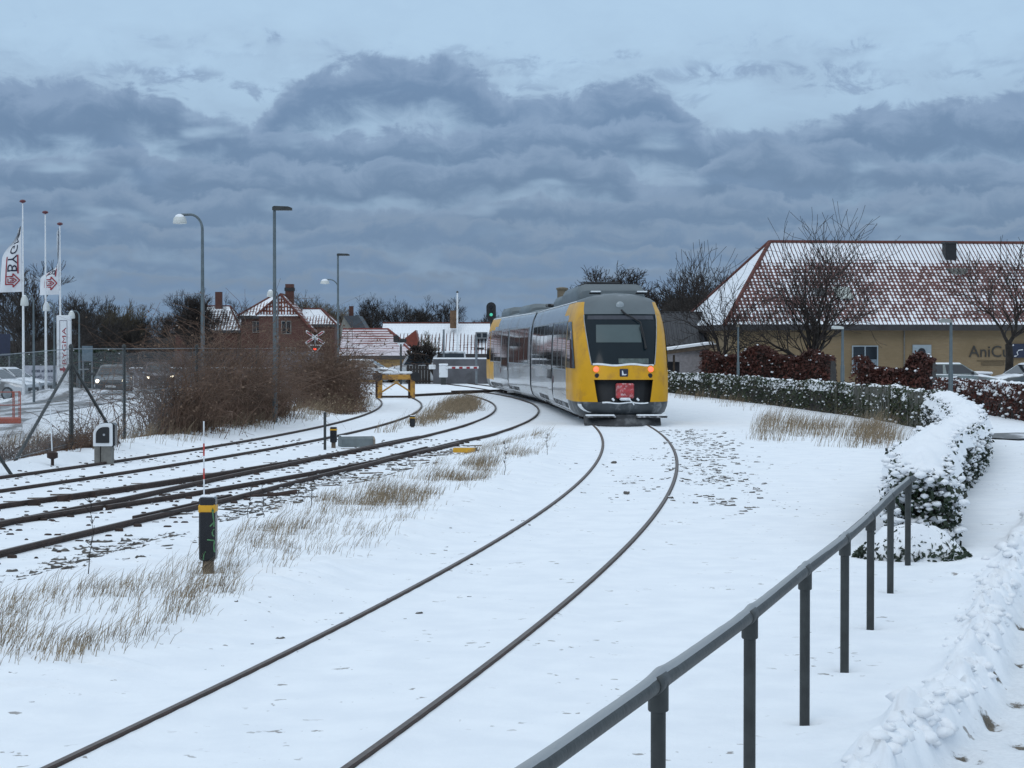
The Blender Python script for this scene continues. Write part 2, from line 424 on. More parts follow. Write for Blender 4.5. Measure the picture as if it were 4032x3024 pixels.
M['twig_pale'] = mat('twig_pale', (0.105, 0.088, 0.062), 1, 0, .3, .5)
M['red_paint'] = mat('red_paint', (0.42, 0.035, 0.025), .5, 0, .15, 5)
M['glass'] = mat('glass', (0.018, 0.024, 0.030), .08, 0, .1, 2, spec=.6)
M['rubber'] = mat('rubber', (0.012, 0.012, 0.012), .8, 0, .2, 5)
M['lamp_white'] = mat('lamp_white', (0.55, 0.57, 0.55), .4, 0, .05, 5, snow=(.6, .3))
M['dark_blue'] = mat('dark_blue', (0.012, 0.018, 0.045), .4, 0, .15, 4)
# ================================================================== tracks as laid
CX, CY, CR = -192.2, 52.1, 195.2           # main curve
def main_path():
    P = []; y = -4.0
    while y <= 56.0: P.append((CX + math.sqrt(CR ** 2 - (y - CY) ** 2), y)); y += .5
    h = -math.asin((56 - CY) / CR); x, y = P[-1]; s = 0
    while s < 75: h -= .5 / 335; x += math.sin(h) * .5; y += math.cos(h) * .5; s += .5; P.append((x, y))
    return np.array(P)
MAIN = main_path()
MS = np.r_[0, np.cumsum(np.linalg.norm(np.diff(MAIN, axis=0), axis=1))]
def on_main(s): return np.array([np.interp(s, MS, MAIN[:, 0]), np.interp(s, MS, MAIN[:, 1])])
def offset(P, d):
    """parallel line, d > 0 to the right of travel"""
    P = np.asarray(P, float); t = np.gradient(P, axis=0); t /= np.linalg.norm(t, axis=1)[:, None]
    return P + np.stack([t[:, 1], -t[:, 0]], 1) * d
def arc(cx, cy, r, y0, y1, st=.6):
    return np.array([(cx + math.sqrt(r * r - (y - cy) ** 2), y) for y in np.arange(y0, y1 + .01, st)])
SID = arc(-144.5, 64.7, 140.55, 20, 82.0)                   # siding centre line (ends at the buffer stop)
B1 = arc(-133.78, 67.4, 133.2, 19, 88)                       # outer rail of the turnout's curved leg
B3 = arc(-133.78, 67.4, 134.7, 19, 92)
_b4 = np.array([(-5.95, 17.0), (-5.45, 20.2), (-4.8, 23.8), (-4.1, 27.4), (-3.35, 32.0), (-2.62, 36.0), (-1.92, 40.2), (-1.2, 44.4)])
_tail = arc(-133.78, 67.4, 134.7, 47.5, 92)
B4 = np.array(spline([tuple(p) for p in _b4] + [tuple(_tail[0]), tuple(_tail[4])], .6)[:-3] + list(_tail[4:]))
_k = B4[B4[:, 1] < 46.5]
B2 = offset(_k, -1.5)
GATE_Y = 112.0
# ================================================================== ground
BANK_FOOT = [(1.35, 7.6), (2.04, 9.92), (2.45, 11.0), (2.70, 11.5), (3.02, 12.25), (3.30, 13.05), (3.68, 14.35), (4.45, 17.05), (5.6, 20.5), (7.2, 25.5), (9.4, 33), (11.6, 42)]
POST_XY = [(1.165, 9.4), (1.725, 11.3), (2.28, 13.15), (2.82, 15.1), (3.41, 17.3), (-2.84, 18.0)]
def sdist(x, y, P):
    d, s = pl_dist(x, y, P); return d * s
def height(x, y):
    x, y = np.asarray(x, float), np.asarray(y, float)
    z = -.055 + .035 * fbm(x * .35, y * .35, 3, 1) + .018 * fbm(x * 1.7, y * 1.7, 3, 5)
    # wind-swept lower bed round the turnout and the siding
    dB = np.minimum(pl_dist(x, y, B1[::6])[0], pl_dist(x, y, B4[::6])[0]); dB = np.minimum(dB, pl_dist(x, y, B3[::6])[0])
    dS = pl_dist(x, y, SID[::6])[0]
    f = sstep(1.5, .5, dB) * sstep(60, 40, y); g = sstep(1.3, .7, dS)
    z = z * (1 - .6 * np.maximum(f, g)) - .055 * f - .012 * g
    # grassy swell between turnout and main line, with little wind-cut ledges
    rho = np.hypot(x - CX, y - CY) - CR
    sB4 = sdist(x, y, B4[::6])                      # negative = right of the turnout
    m = sstep(.8, 1.7, -sB4) * sstep(-1.1, -2.0, rho) * sstep(10, 14, y) * sstep(58, 46, y)
    led = fbm(x * .55 + y * .3, y * .8, 3, 11); saw = (led * 6.0) % 1.0
    z = z + m * (.10 + .10 * fbm(x * .5, y * .5, 3, 21) + .045 * saw)
    # main track: snow kept below the rail heads, wheel grooves inside the rails
    near = np.abs(np.abs(rho) - .75)
    z = np.where((near < .5) & (y < 60), np.minimum(z, -.013 - .006 * sstep(.12, .0, near)), z)
    k = np.exp(-(near / .16) ** 2) * (y < 60); z = z * (1 - k) - .017 * k
    gro = np.exp(-((np.abs(rho) - .62) / .045) ** 2) * (y < 60)
    z = z - .012 * gro
    for P, a in ((B1, .065), (B3, .06), (B4, .065)):
        d = pl_dist(x, y, P[::6])[0]; z = np.where(d < .26, np.minimum(z, -.035 - (a - .035) * sstep(52, 44, y) * sstep(.26, .12, d)), z)
    z = np.where(np.abs(dS - .75) < .3, np.minimum(z, -.055), z)
    for hx, hy in POST_XY: z = z - .035 * np.exp(-(((x - hx) / .075) ** 2 + ((y - hy) / .075) ** 2))
    # cleared footpath with a crumbly bank of thrown snow
    sd = -sdist(x, y, BANK_FOOT)                     # positive = on the path side
    on = (y < 45) & (y > 4)
    pth = sstep(-.10, .06, sd)
    rough = fbm(x * 5.0, y * 5.0, 4, 31)
    blk = vnoise(np.floor(x * 8 + y * 3) * 1.0, np.floor(y * 6 - x * 2) * 1.0, 39); chunk = np.abs(fbm(x * 4.2 + 3, y * 3.2, 4, 33)) * 2; edge = .06 * fbm(x * 2.6, y * 2.6, 3, 35) * 2; sd = sd + edge; pth = sstep(-.07, .10, sd)
    bank = np.exp(-((sd + .17) / .15) ** 2) * (.10 + .22 * np.maximum(rough, -.2) + .20 * chunk + .10 * (blk - .5)) + np.exp(-((sd + .55) / .25) ** 2) * .10 * np.maximum(fbm(x * 2.2, y * 2.2, 3, 37), 0) + .11 * np.exp(-((sd + .03) / .09) ** 2) * (chunk - .25)
    z = np.where(on, z + bank * sstep(45, 30, y) - pth * .125 + pth * .018 * fbm(x * 4, y * 4, 4, 41), z)
    # bank along the fence on the left
    dS2 = sdist(x, y, SID[::6])
    fx = np.interp(y, [20, 32, 42, 48, 56, 62, 70, 80], [-9.3, -9.0, -8.6, -7.9, -7.3, -6.9, -6.9, -7.3])
    z = z + .16 * sstep(1.15, 1.8, dS2) * np.exp(-((x - fx - .2) / .8) ** 2) * sstep(22, 30, y) * sstep(84, 76, y) * (1 + 1.2 * fbm(x * 1.3, y * 1.3, 3, 51))
    # far side slopes away a little
    z = z - .9 * sstep(117, 135, y) - .25 * sstep(-14, -24, x) * sstep(60, 80, y)
    # snow thrown up under the left flagpoles
    z = z + .45 * np.exp(-(((x + 19.6) / 2.6) ** 2 + ((y - 86) / 2.4) ** 2)) * (1 + fbm(x, y, 3, 61))
    return z
def ground_z(x, y): return float(height(np.array([x]), np.array([y]))[0])
def graded(a, segs_):
    out = [a]
    for b, st0, st1 in segs_:
        L = b - out[-1]; n = max(1, int(L / ((st0 + st1) / 2))); t = (np.arange(1, n + 1)) / n
        q = st0 * t + (st1 - st0) * t * t / 2; out += list(out[-1] + q / q[-1] * L)
    return np.array(out)
# footprints trodden on the path
_rng = np.random.default_rng(4)
STEPS = []
for (px, py) in [(2090, 1612), (2140, 1545), (2150, 1470), (2205, 1585), (2200, 1500), (2195, 1650), (2160, 1720), (2205, 1420), (2080, 1690), (2212, 1345), (2250, 1450), (2260, 1560), (2300, 1640), (2320, 1500)]:
    p = G(px, py, -.12); STEPS.append((p[0], p[1], _rng.uniform(-.5, .2)))
for q in np.arange(13.5, 34, .38):
    i = np.interp(q, [b[1] for b in BANK_FOOT], [b[0] for b in BANK_FOOT]); STEPS.append((i + .45 + _rng.uniform(0, .9), q, _rng.uniform(-.6, 0)))
def build_ground():
    gx = np.r_[-graded(5.0, [(14, .09, .3), (40, .4, 1.5), (140, 2, 8), (700, 10, 60)])[::-1], graded(-4.95, [(1.4, .075, .075), (5.0, .034, .04), (7.5, .06, .08), (14, .09, .3), (40, .4, 1.5), (140, 2, 8), (700, 10, 60)])]
    gx = np.unique(np.round(gx, 4))
    gy = graded(-6.0, [(7.6, .5, .2), (16.5, .036, .042), (24, .055, .085), (62, .09, .3), (130, .35, 1.5), (400, 3, 15), (900, 20, 60)])
    XX, YY = np.meshgrid(gx, gy); Z = height(XX, YY); dirt = np.zeros_like(Z); slush = np.zeros_like(Z)
    for sx_, sy_, a in STEPS:
        k = (np.abs(XX - sx_) < .35) & (np.abs(YY - sy_) < .35)
        if not k.any(): continue
        ux, uy = XX[k] - sx_, YY[k] - sy_; c, s = math.cos(a), math.sin(a)
        p, q = ux * c + uy * s, -ux * s + uy * c
        e = (p / .085) ** 2 + (q / .175) ** 2; w_ = np.exp(-e ** 1.5)
        Z[k] -= .028 * w_ - .012 * np.exp(-(np.sqrt(e) - 1.35) ** 2 * 8); dirt[k] = np.maximum(dirt[k], .72 * w_ * sstep(.36, .55, .5 + fbm(XX[k] * 14, YY[k] * 14, 3, 71) + .1))
    sdp = -sdist(XX, YY, BANK_FOOT); dirt = np.maximum(dirt, .20 * sstep(.05, .3, sdp) * (YY < 45) * (YY > 6))
    # ballast and moss showing through thin snow
    rho = np.hypot(XX - CX, YY - CY) - CR
    thin = fbm(XX * 1.1, YY * .45, 4, 81)
    d2 = np.exp(-((rho - .05) / .40) ** 2) * sstep(25, 31, YY) * sstep(41, 35, YY) * .8 + np.exp(-((rho - 1.9 - .02 * (YY - 30)) / .40) ** 2) * sstep(26, 31, YY) * sstep(47, 40, YY) * .8
    d2 += np.exp(-((rho + 1.25) / .35) ** 2) * sstep(19, 27, YY) * sstep(43, 36, YY) * .8
    sB4 = sdist(XX, YY, B4[::6]); d2 += np.exp(-((-sB4 - 1.0) / .4) ** 2) * sstep(14, 17, YY) * sstep(41, 34, YY) * 1.0
    tie = .5 + .5 * np.sin(YY * 2 * math.pi / .62); dirt = np.maximum(dirt, np.clip(d2, 0, 1) * sstep(-.06, .2, thin) * (.30 + .26 * tie * (np.abs(rho) < .9)))
    trod = sstep(-.02, .12, sdp) * sstep(46, 40, YY) * (YY > 5) * (.75 + .5 * fbm(XX * 2.3, YY * 1.2, 3, 73))
    nx, ny = len(gx), len(gy)
    V = np.stack([XX.ravel(), YY.ravel(), Z.ravel()], 1)
    i = (np.arange(ny - 1)[:, None] * nx + np.arange(nx - 1)[None]).ravel(); F = np.stack([i, i + 1, i + nx + 1, i + nx], 1)
    m, t, b = new_mat('snow_ground'); oc = ocoord(t)
    at = t.nodes.new('ShaderNodeAttribute'); at.attribute_name = 'dirt'; dn = X(t, at.outputs['Fac'])
    fine = noise(t, oc, 26, 6, .68); mid = noise(t, oc, 2.2, 5, .55)
    spk = noise(t, oc, 9.0, 3, .5); spk2 = noise(t, oc, 1.1, 3, .5)
    base = mixc(t, mid.ss(.3, .7), (.80, .83, .87), (.86, .885, .915))
    a2 = t.nodes.new('ShaderNodeAttribute'); a2.attribute_name = 'trod'; base = mixc(t, X(t, a2.outputs['Fac']), base, mixc(t, fine.ss(.35, .65), (.60, .625, .655), (.70, .725, .75)))
    specks = spk.ss(.665, .70) * spk2.ss(.50, .62)
    base = mixc(t, specks * .8, base, (.22, .20, .18))
    f = (dn + (fine - .5) * 1.1).ss(.38, .62) * dn.ss(.05, .3)
    setc(t, b, 'Base Color', mixc(t, f, base, mixc(t, fine.ss(.3, .7), (.055, .046, .036), (.20, .175, .14))))
    b.inputs['Roughness'].default_value = .85; b.inputs['Specular IOR Level'].default_value = .15
    bump(t, b, mid * .5 + fine * .22 + noise(t, oc, 95, 4, .7) * .06 - f * .25, .55, .045)
    o = np_mesh('snow_ground', V, F, m, smooth=True)
    a = o.data.attributes.new('dirt', 'FLOAT', 'POINT'); a.data.foreach_set('value', dirt.ravel().astype(np.float32))
    a = o.data.attributes.new('trod', 'FLOAT', 'POINT'); a.data.foreach_set('value', trod.ravel().astype(np.float32))
    tag(o, kind='structure'); return o
build_ground()
def strip(name, P, wd, m, dz=.02, n=6):
    """a road surface laid just above the ground along P"""
    P = np.array(spline([tuple(p) for p in P], 1.2)); rows = [offset(P, o) for o in np.linspace(-wd / 2, wd / 2, n)]
    rows = np.array(rows); Z = np.maximum.reduce([height(rows[:, :, 0], rows[:, :, 1])] + [height(rows[:, :, 0] + a, rows[:, :, 1] + b_) for a, b_ in ((.5, 0), (-.5, 0), (0, .5), (0, -.5))]) + dz
    V = np.concatenate([rows, Z[..., None]], 2).reshape(-1, 3); k = rows.shape[1]
    i = (np.arange(n - 1)[:, None] * k + np.arange(k - 1)[None]).ravel()
    o = np_mesh(name, V, np.stack([i, i + 1, i + k + 1, i + k], 1), m, smooth=True); tag(o, kind='structure'); return o
def slush_mat(name, wet, amount):
    m, t, b = new_mat(name); oc = ocoord(t)
    mp = t.nodes.new('ShaderNodeMapping'); mp.inputs['Scale'].default_value = (.9, .22, 1); t.links.new(oc, mp.inputs[0])
    n = noise(t, mp.outputs[0], 1.0, 6, .62); n2 = noise(t, oc, 6, 5, .65)
    f = (n * .75 + n2 * .25).ss(amount - .06, amount + .06)
    setc(t, b, 'Base Color', mixc(t, f, mixc(t, n2, tuple(x * .7 for x in wet), tuple(x * 1.4 for x in wet)), (.66, .68, .72)))
    setc(t, b, 'Roughness', f * .35 + .5); bump(t, b, n2, .4, .03); return m
strip('road', [(-14.5, 46), (-17.2, 57), (-18.2, 68), (-19.0, 84), (-20.2, 100), (-17, 112), (-8, 116.5), (4, 117.5), (25, 118)], 5.5, slush_mat('road_slush', (.10, .092, .085), .50))
strip('parking_area', [(-34, 78), (-27, 74), (-20.5, 66), (-16, 50), (-14, 36)], 7.0, slush_mat('parking_slush', (.22, .21, .20), .40), dz=.012)
strip('access_road', [(11.3, 46.5), (13.2, 47.6), (17, 46.5), (24, 44)], 2.6, slush_mat('access_slush', (.075, .072, .07), .56), dz=.03)
# ================================================================== rails
def rail(name, P, parent, top=0.0, w=.056, h=.15, clips=0.0, rng=None, snow=False):
    """flat-bottomed rail along P with shiny head and rusty web, with its fastenings"""
    P = np.asarray(P, float); prof = [(-.07, -h), (-.07, -h + .015), (-.012, -h + .03), (-.012, -.045), (-w / 2, -.036), (-w / 2, -.006), (-w / 2 + .01, 0), (w / 2 - .01, 0), (w / 2, -.006), (w / 2, -.036), (.012, -.045), (.012, -h + .03), (.07, -h + .015), (.07, -h)]
    O = [offset(P, a) for a, _ in prof]; k = len(P); V, F, mi = [], [], []
    for (a, z), o in zip(prof, O): V.append(np.c_[o, np.full(k, top + z)])
    V = np.concatenate(V)
    for j in range(len(prof) - 1):
        i = np.arange(k - 1); F.append(np.stack([j * k + i, j * k + i + 1, (j + 1) * k + i + 1, (j + 1) * k + i], 1)); mi.append(np.full(k - 1, 1 if j == 6 else 0))
    c0, c1 = [j * k for j in range(len(prof))], [j * k + k - 1 for j in range(len(prof))]
    mb = MB(); mb.v = [tuple(v) for v in V]; mb.f = [tuple(map(int, q)) for q in np.concatenate(F)[:, ::-1]]; mb.m = [int(q) for q in np.concatenate(mi)]
    mb.f += [tuple(c0), tuple(c1[::-1])]; mb.m += [0, 0]
    if clips:
        L = np.r_[0, np.cumsum(np.linalg.norm(np.diff(P, axis=0), axis=1))]
        for s in np.arange(.4, L[-1], clips):
            gzz = None
            if np.interp(s, L, P[:, 1]) > 46: break
            x, y = np.interp(s, L, P[:, 0]), np.interp(s, L, P[:, 1]); t = np.array([np.interp(s + .05, L, P[:, 0]) - x, np.interp(s + .05, L, P[:, 1]) - y]); rz = math.atan2(t[1], t[0] + 1e-9)
            for sd in (-1, 1):
                if rng.random() < .85: mb.box((x - math.sin(rz) * sd * .13, y + math.cos(rz) * sd * .13, top - h + .05 + rng.uniform(0, .03)), (.05, .10, .06), rz, 0, .012)
                for o_ in (.24, .40, .52):
                    if rng.random() < .33: xx, yy = x - math.sin(rz) * sd * o_, y + math.cos(rz) * sd * o_; mb.box((xx, yy, ground_z(xx, yy) - .004), (rng.uniform(.03, .07), rng.uniform(.04, .10), .045), rz + rng.uniform(-.4, .4), 0, .014)
    return mb.build(name, [M['rail_side'], M['rail_head']], parent, world=True, recalc=False)
rng = np.random.default_rng(12)
t = thing('railway_track', 'pair of brown rails curving out from under the yellow railcar to the foreground', 'railway track', (0, 10, 0))
rail('rail', offset(MAIN, -.7525), t); rail('rail', offset(MAIN, .7525), t)
t = thing('railway_track', 'farthest left siding rails ending at the yellow buffer stop', 'railway track', (-8, 32, 0))
rail('rail', offset(SID, -.7525), t, clips=.62, rng=rng); rail('rail', offset(SID, .7525), t, clips=.62, rng=rng)
t = thing('railway_turnout', 'rusty turnout with check rails between the siding and the near track', 'turnout', (-5, 27, 0))
rail('rail', B1, t, clips=.6, rng=rng); rail('rail', B3[(B3[:, 1] > 26.2) & (B3[:, 1] < 44)], t, clips=.6, rng=rng)
rail('rail', B4, t, clips=.6, rng=rng); rail('rail', B2[B2[:, 1] > 15], t, clips=.6, rng=rng)
rail('wing_rail', offset(B3[(B3[:, 1] > 22) & (B3[:, 1] < 26.6)], -.06), t, clips=.6, rng=rng)
for P, d, a, b in ((B1, .11, 27.6, 34.5), (B1, -.0, 41.2, 45.2), (B4, -.12, 23.8, 28.6), (B4, -.13, 36.8, 42.0)):
    if d: rail('check_rail', offset(P[(P[:, 1] > a) & (P[:, 1] < b)], d), t, top=.012, w=.05)
for y in (27.0, 27.75, 28.5):
    c = MB(); x = np.interp(y, B1[:, 1], B1[:, 0])
    c.box((x + .13, y, -.055), (.16, .03, .13), .33, 0, .008); c.box((x + .22, y - .02, -.085), (.03, .05, .09), .33, 0, .006)
    c.box((x + .10, y + .33, -.04), (.03, .5, .075), -.33, 0, .006)
    c.build('chair_bracket', M['rail_side'], t, world=True)
for y in np.arange(24, 44, .62):
    for P in (B1, B4):
        x = np.interp(y, P[:, 1], P[:, 0])
        if rng.random() < .45:
            c = MB(); xx = x + (-.50 if P is B1 else .52); c.box((xx, y, ground_z(xx, y) - .004 + rng.uniform(-.01, .004)), (.42, .12, .05), .3, 0, .015); c.build('sleeper_end', M['wood'], t, world=True)
t = thing('railway_turnout', 'distant dark turnout rails beside the yellow buffer stop before the level crossing', 'turnout', (-1.5, 93, 0))
rail('rail', np.array([(-4.4, 85.0), (-3.0, 88.5), (-1.0, 93.5)]), t, top=.06, h=.2); rail('rail', np.array([(-2.9, 92.0), (-1.4, 93.6), (.3, 95.5)]), t, top=.06, h=.2)
# ================================================================== the railcar
M['train_yellow'] = mat('train_yellow', (0.64, 0.325, 0.003), .42, 0, .07, 1.2, dirt=(.46, .23, .02, 1.6), coat=.08, spec=.35)
M['train_silver'] = mat('train_silver', (0.40, 0.42, 0.44), .24, .55, .10, .8, dirt=(.30, .28, .25, 1.1), coat=.25)
M['train_roof'] = mat('train_roof', (0.095, 0.118, 0.130), .5, 0, .10, 1.0, snow=(1.04, .22, 2.0))
M['train_grey'] = mat('train_grey', (0.042, 0.050, 0.057), .45, 0, .18, 2.0, dirt=(.20, .21, .22, 2.0))
M['train_under'] = mat('train_under', (0.028, 0.026, 0.025), .85, 0, .3, 3, dirt=(.55, .56, .58, 3.5))
M['plough'] = mat('plough', (0.030, 0.032, 0.036), .6, 0, .25, 3, dirt=(.12, .125, .13, 2.5))
M['train_glass'] = mat('train_glass', (0.008, 0.016, 0.022), .10, 0, .1, 1, spec=.18)
M['side_glass'] = mat('side_glass', (0.016, 0.018, 0.02), .05, .0, .1, 1, spec=1.0)
M['mullion'] = mat('mullion', (0.30, 0.33, 0.34), .4, .4, .1, 3)
M['tail_lamp'] = mat('tail_lamp', (0.8, 0.12, 0.06), .3, emit=(1.0, 0.10, 0.055), es=2.0)
M['plate_red'] = mat('plate_red', (0.40, 0.045, 0.05), .6, 0, .3, 6, dirt=(.62, .48, .49, 7))
M['rime'] = mat('rime', (0.74, 0.77, 0.80), .85, 0, .08, 6, .4, 25)
WZ = [(.18, 1.10), (.32, 1.27), (.5, 1.335), (.66, 1.365), (1.24, 1.375), (1.64, 1.375), (2.0, 1.37), (2.5, 1.345), (2.95, 1.305), (3.2, 1.235), (3.44, 1.13), (3.54, .98), (3.63, .70), (3.69, .35), (3.71, .02)]
YZ = [(.18, .22), (.32, .06), (.5, 0), (.66, .02), (1.24, .10), (1.64, .18), (2.0, .33), (2.5, .58), (3.08, .92), (3.2, 1.03), (3.44, 1.30), (3.54, 1.5), (3.63, 1.75), (3.69, 2.1), (3.71, 2.4)]
TB = [(.26, .5), (.62, .54), (1.24, .60), (1.64, .64), (3.08, .80), (3.2, .82), (3.71, .9)]
def lut(T, z): return float(np.interp(z, [a for a, _ in T], [b for _, b in T]))
def nose_pt(s, z, out=0.0):
    n, c = 3.0, 1.45 * (1 - .7 * float(sstep(3.3, 3.7, z)))
    w_ = lut(WZ, z); a = min(1.0, abs(s))
    return (w_ * s * (1 + out * .4), lut(YZ, z) + c * (1 - max(0.0, 1 - a ** n) ** (1 / n)) - out, z)
ZR = [.18, .25, .32, .5, .62, .8, 1.0, 1.24, 1.34, 1.48, 1.64, 1.9, 2.2, 2.5, 2.8, 3.08, 3.2, 3.32, 3.44, 3.54, 3.63, 3.69, 3.71]
LBODY = 20.45
def make_section(root, tf, lead):
    """one car body; tf maps section coordinates into the root's frame"""
    Tq = lambda p: tf(*p)
    def build(mb, name, mats, parent, smooth=False):
        mb.v = [Tq(p) for p in mb.v]; return mb.build(name, mats, parent, smooth=smooth)
    body = MB(); mats = [M['train_yellow'], M['train_silver'], M['train_roof'], M['train_grey']]
    half = [0.0, .2, .4, .6, .8, 1.0]; qs = [.3, .55, .75, .9, 1.0]
    def cols(z):
        tb = lut(TB, z); S = [tb * h for h in half] + [tb + (1 - tb) * (1 - (1 - q) ** 2.2) for q in qs]
        return [-s for s in S[::-1]] + S[1:]
    yst = [2.7, 3.3, 4.0, 5.0, 6.4] + list(np.linspace(7.4, LBODY, 12))
    rows = []
    for z in ZR:
        nz = [nose_pt(s, z) for s in cols(z)]
        sideL = [(-lut(WZ, z), y, z) for y in yst[::-1]]; sideR = [(lut(WZ, z), y, z) for y in yst]
        rows.append(sideL + nz + sideR)
    ns, nn = len(yst), len(rows[0]) - 2 * len(yst)
    vb = len(body.v); body.v += [p for r in rows for p in r]; k = len(rows[0]); screen, recess = [], []
    for i in range(len(ZR) - 1):
        zc = (ZR[i] + ZR[i + 1]) / 2
        for j in range(k - 1):
            quad = (vb + i * k + j, vb + i * k + j + 1, vb + (i + 1) * k + j + 1, vb + (i + 1) * k + j)
            jn = j - ns; front = 0 <= jn < nn - 1; inner = front and 5 <= jn < nn - 6
            yc = sum(body.v[q][1] for q in quad) / 4
            if inner and 1.64 < zc < 3.08: screen.append(quad); continue
            if inner and .62 < zc < 1.24: recess.append(quad); continue
            if zc > 3.44: m = 2
            elif inner and zc > 3.08: m = 2
            elif zc < .66: m = 3 if yc < 2.6 else 1
            elif zc > 2.95: m = 0 if yc < (5.0 if lead else 6.4) else 1
            else: m = 0 if yc < (3.4 if lead else 5.0) else 1
            body.f.append(quad); body.m.append(m)
    body.f.append(tuple(vb + i * k for i in range(len(ZR))) + tuple(vb + i * k + k - 1 for i in range(len(ZR) - 1, -1, -1))); body.m.append(3)
    V0 = list(body.v)
    bo = build(body, 'front_body' if lead else 'rear_body', mats, root, smooth=True)
    if lead:
        g = MB()
        ids = sorted({q for f in screen for q in f}); mp = {q: n for n, q in enumerate(ids)}
        g.add([(V0[q][0], V0[q][1] + .02, V0[q][2]) for q in ids], [tuple(mp[q] for q in f) for f in screen])
        ws = build(g, 'windscreen', M['train_glass'], root, smooth=True)
        for sgn in (-1, 1):                         # pale rubber and rime round the screen
            fr = MB(); fr.tube([nose_pt(sgn * lut(TB, z) * 1.0, z, .008) for z in np.linspace(1.66, 3.06, 9)], .013, 6)
            build(fr, 'screen_seal', mat('seal_grey', (.30, .31, .31), .7), ws)
        bl = MB(); bl.grid([[nose_pt(s, z, .0) for s in np.linspace(-.54, .40, 10)] for z in (2.28, 2.45, 2.62, 2.78)])
        bl.v = [(x, y + .012, z) for x, y, z in bl.v]; build(bl, 'sun_blind', mat('blind', (.055, .085, .09), .35, 0, .06, 2), ws, smooth=True)
        ds = MB(); ds.grid([[nose_pt(s, z, .0) for s in np.linspace(-.72, .72, 10)] for z in (2.93, 2.99, 3.04)]); ds.v = [(x, y + .012, z) for x, y, z in ds.v]
        build(ds, 'header_trim', mat('header', (.03, .035, .05), .4), ws)
        lg = MB(); lg.grid([[nose_pt(s, z, .0) for s in np.linspace(-.1, .52, 8)] for z in (1.69, 1.76, 1.83)]); lg.v = [(x, y + .012, z) for x, y, z in lg.v]
        build(lg, 'dashboard', mat('dash', (.075, .10, .095), .5, 0, .3, 9), ws)
        rc = MB(); ids = sorted({q for f in recess for q in f}); mp = {q: n for n, q in enumerate(ids)}
        rc.add([(V0[q][0] * .97, V0[q][1] + .28, V0[q][2]) for q in ids], [tuple(mp[q] for q in f) for f in recess])
        zs = [.62, .8, 1.0, 1.24]
        for sgn in (-1, 1): rc.grid([[nose_pt(sgn * lut(TB, z), z), (nose_pt(sgn * lut(TB, z), z)[0] * .97, nose_pt(sgn * lut(TB, z), z)[1] + .28, z)] for z in zs])
        for z in (.62, 1.24):
            tb = lut(TB, z); rc.grid([[nose_pt(s, z), (nose_pt(s, z)[0] * .97, nose_pt(s, z)[1] + .28, z)] for s in np.linspace(-tb, tb, 11)])
        build(rc, 'coupler_recess', M['black'], root)
        cp = MB(); cp.box((.03, .16, .93), (.50, .22, .42), 0, 0, .03); co = build(cp, 'coupler_cover', M['plate_red'], root)
        cp = MB(); cp.box((.03, .12, .70), (.30, .3, .08), 0, 0, .03); cp.tube([(.1, -.02, .72), (.22, -.03, .62), (.27, -.02, .54)], .018, 6)
        for sx_ in (-.33, .36): cp.tube([(sx_, .05, .72), (sx_ + .05, .02, .66)], .03, 6)
        build(cp, 'coupler_hook', M['rime'], co)
        sb = MB(); sb.grid([[(nose_pt(s, 1.245, .004)[0], nose_pt(s, 1.245, .004)[1] - .02 + dy, 1.63 + .02 * math.sin(s * 9) + dz) for s in np.linspace(-.62, .62, 14)] for dy, dz in ((.1, .055), (.03, .05), (.02, .0), (.08, -.01))])
        sb.v = [(x, y + .07, z) for x, y, z in sb.v]; build(sb, 'snow_ledge', M['rime'], root, smooth=True)
        sb = MB(); sb.grid([[(nose_pt(s, .6, 0)[0], nose_pt(s, .6, 0)[1] + dy, .60 + .014 * math.sin(s * 13) + dz) for s in np.linspace(-.45, .5, 12)] for dy, dz in ((.14, .02), (.0, .012), (-.02, -.02))])
        build(sb, 'snow_ledge', M['rime'], root, smooth=True)
        for sgn in (-1, 1):
            x, y, z = nose_pt(sgn * .555, 1.53); l = MB(); l.lathe([(.076, .03), (.076, -.02), (.058, -.04), (.02, -.05)], (x, y, z), 16, axis='y')
            lo = build(l, 'tail_lamp', M['tail_lamp'], root, smooth=True); l = MB(); l.lathe([(.112, .05), (.112, -.012), (.094, -.014)], (x, y, z), 16, axis='y'); build(l, 'lamp_ring', M['train_yellow'], lo)
            x, y, z = nose_pt(sgn * .54, 1.355); l = MB(); l.lathe([(.065, .03), (.065, -.015), (.04, -.02)], (x, y, z), 14, axis='y'); build(l, 'marker_lamp', M['black_gloss'], root)
        bd = MB(); x, y, z = nose_pt(.0, 1.42); bd.box((x, y - .012, z + .01), (.235, .03, .225), 0, 0, .03); bo_ = build(bd, 'badge', M['dark_blue'], root)
        bd = MB(); bd.prism([(-.055, -.06), (-.055, .075), (-.03, .065), (-.012, .0), (.0, -.03), (.07, -.025), (.075, -.045), (.04, -.06)], y - .034, y - .027); bd.v = [(a, b_, c_ + z + .005) for a, b_, c_ in bd.v]
        build(bd, 'badge_mark', M['white_paint'], bo_)
        wp = MB(); p0 = nose_pt(.05, 3.14, .03); wp.tube([(p0[0] - .05, p0[1], 3.2), (p0[0], p0[1] - .04, 3.14), (p0[0] + .16, p0[1] - .02, 3.0)], .03, 7)
        wp.tube([(p0[0] + .1, p0[1] - .05, 3.08), nose_pt(.40, 2.85, .06), nose_pt(.44, 2.5, .06), nose_pt(.45, 2.1, .05)], .016, 6)
        wp.tube([nose_pt(.39, 2.72, .035), nose_pt(.45, 2.35, .035), nose_pt(.47, 2.1, .035)], .03, 6); build(wp, 'wiper', M['black'], root)
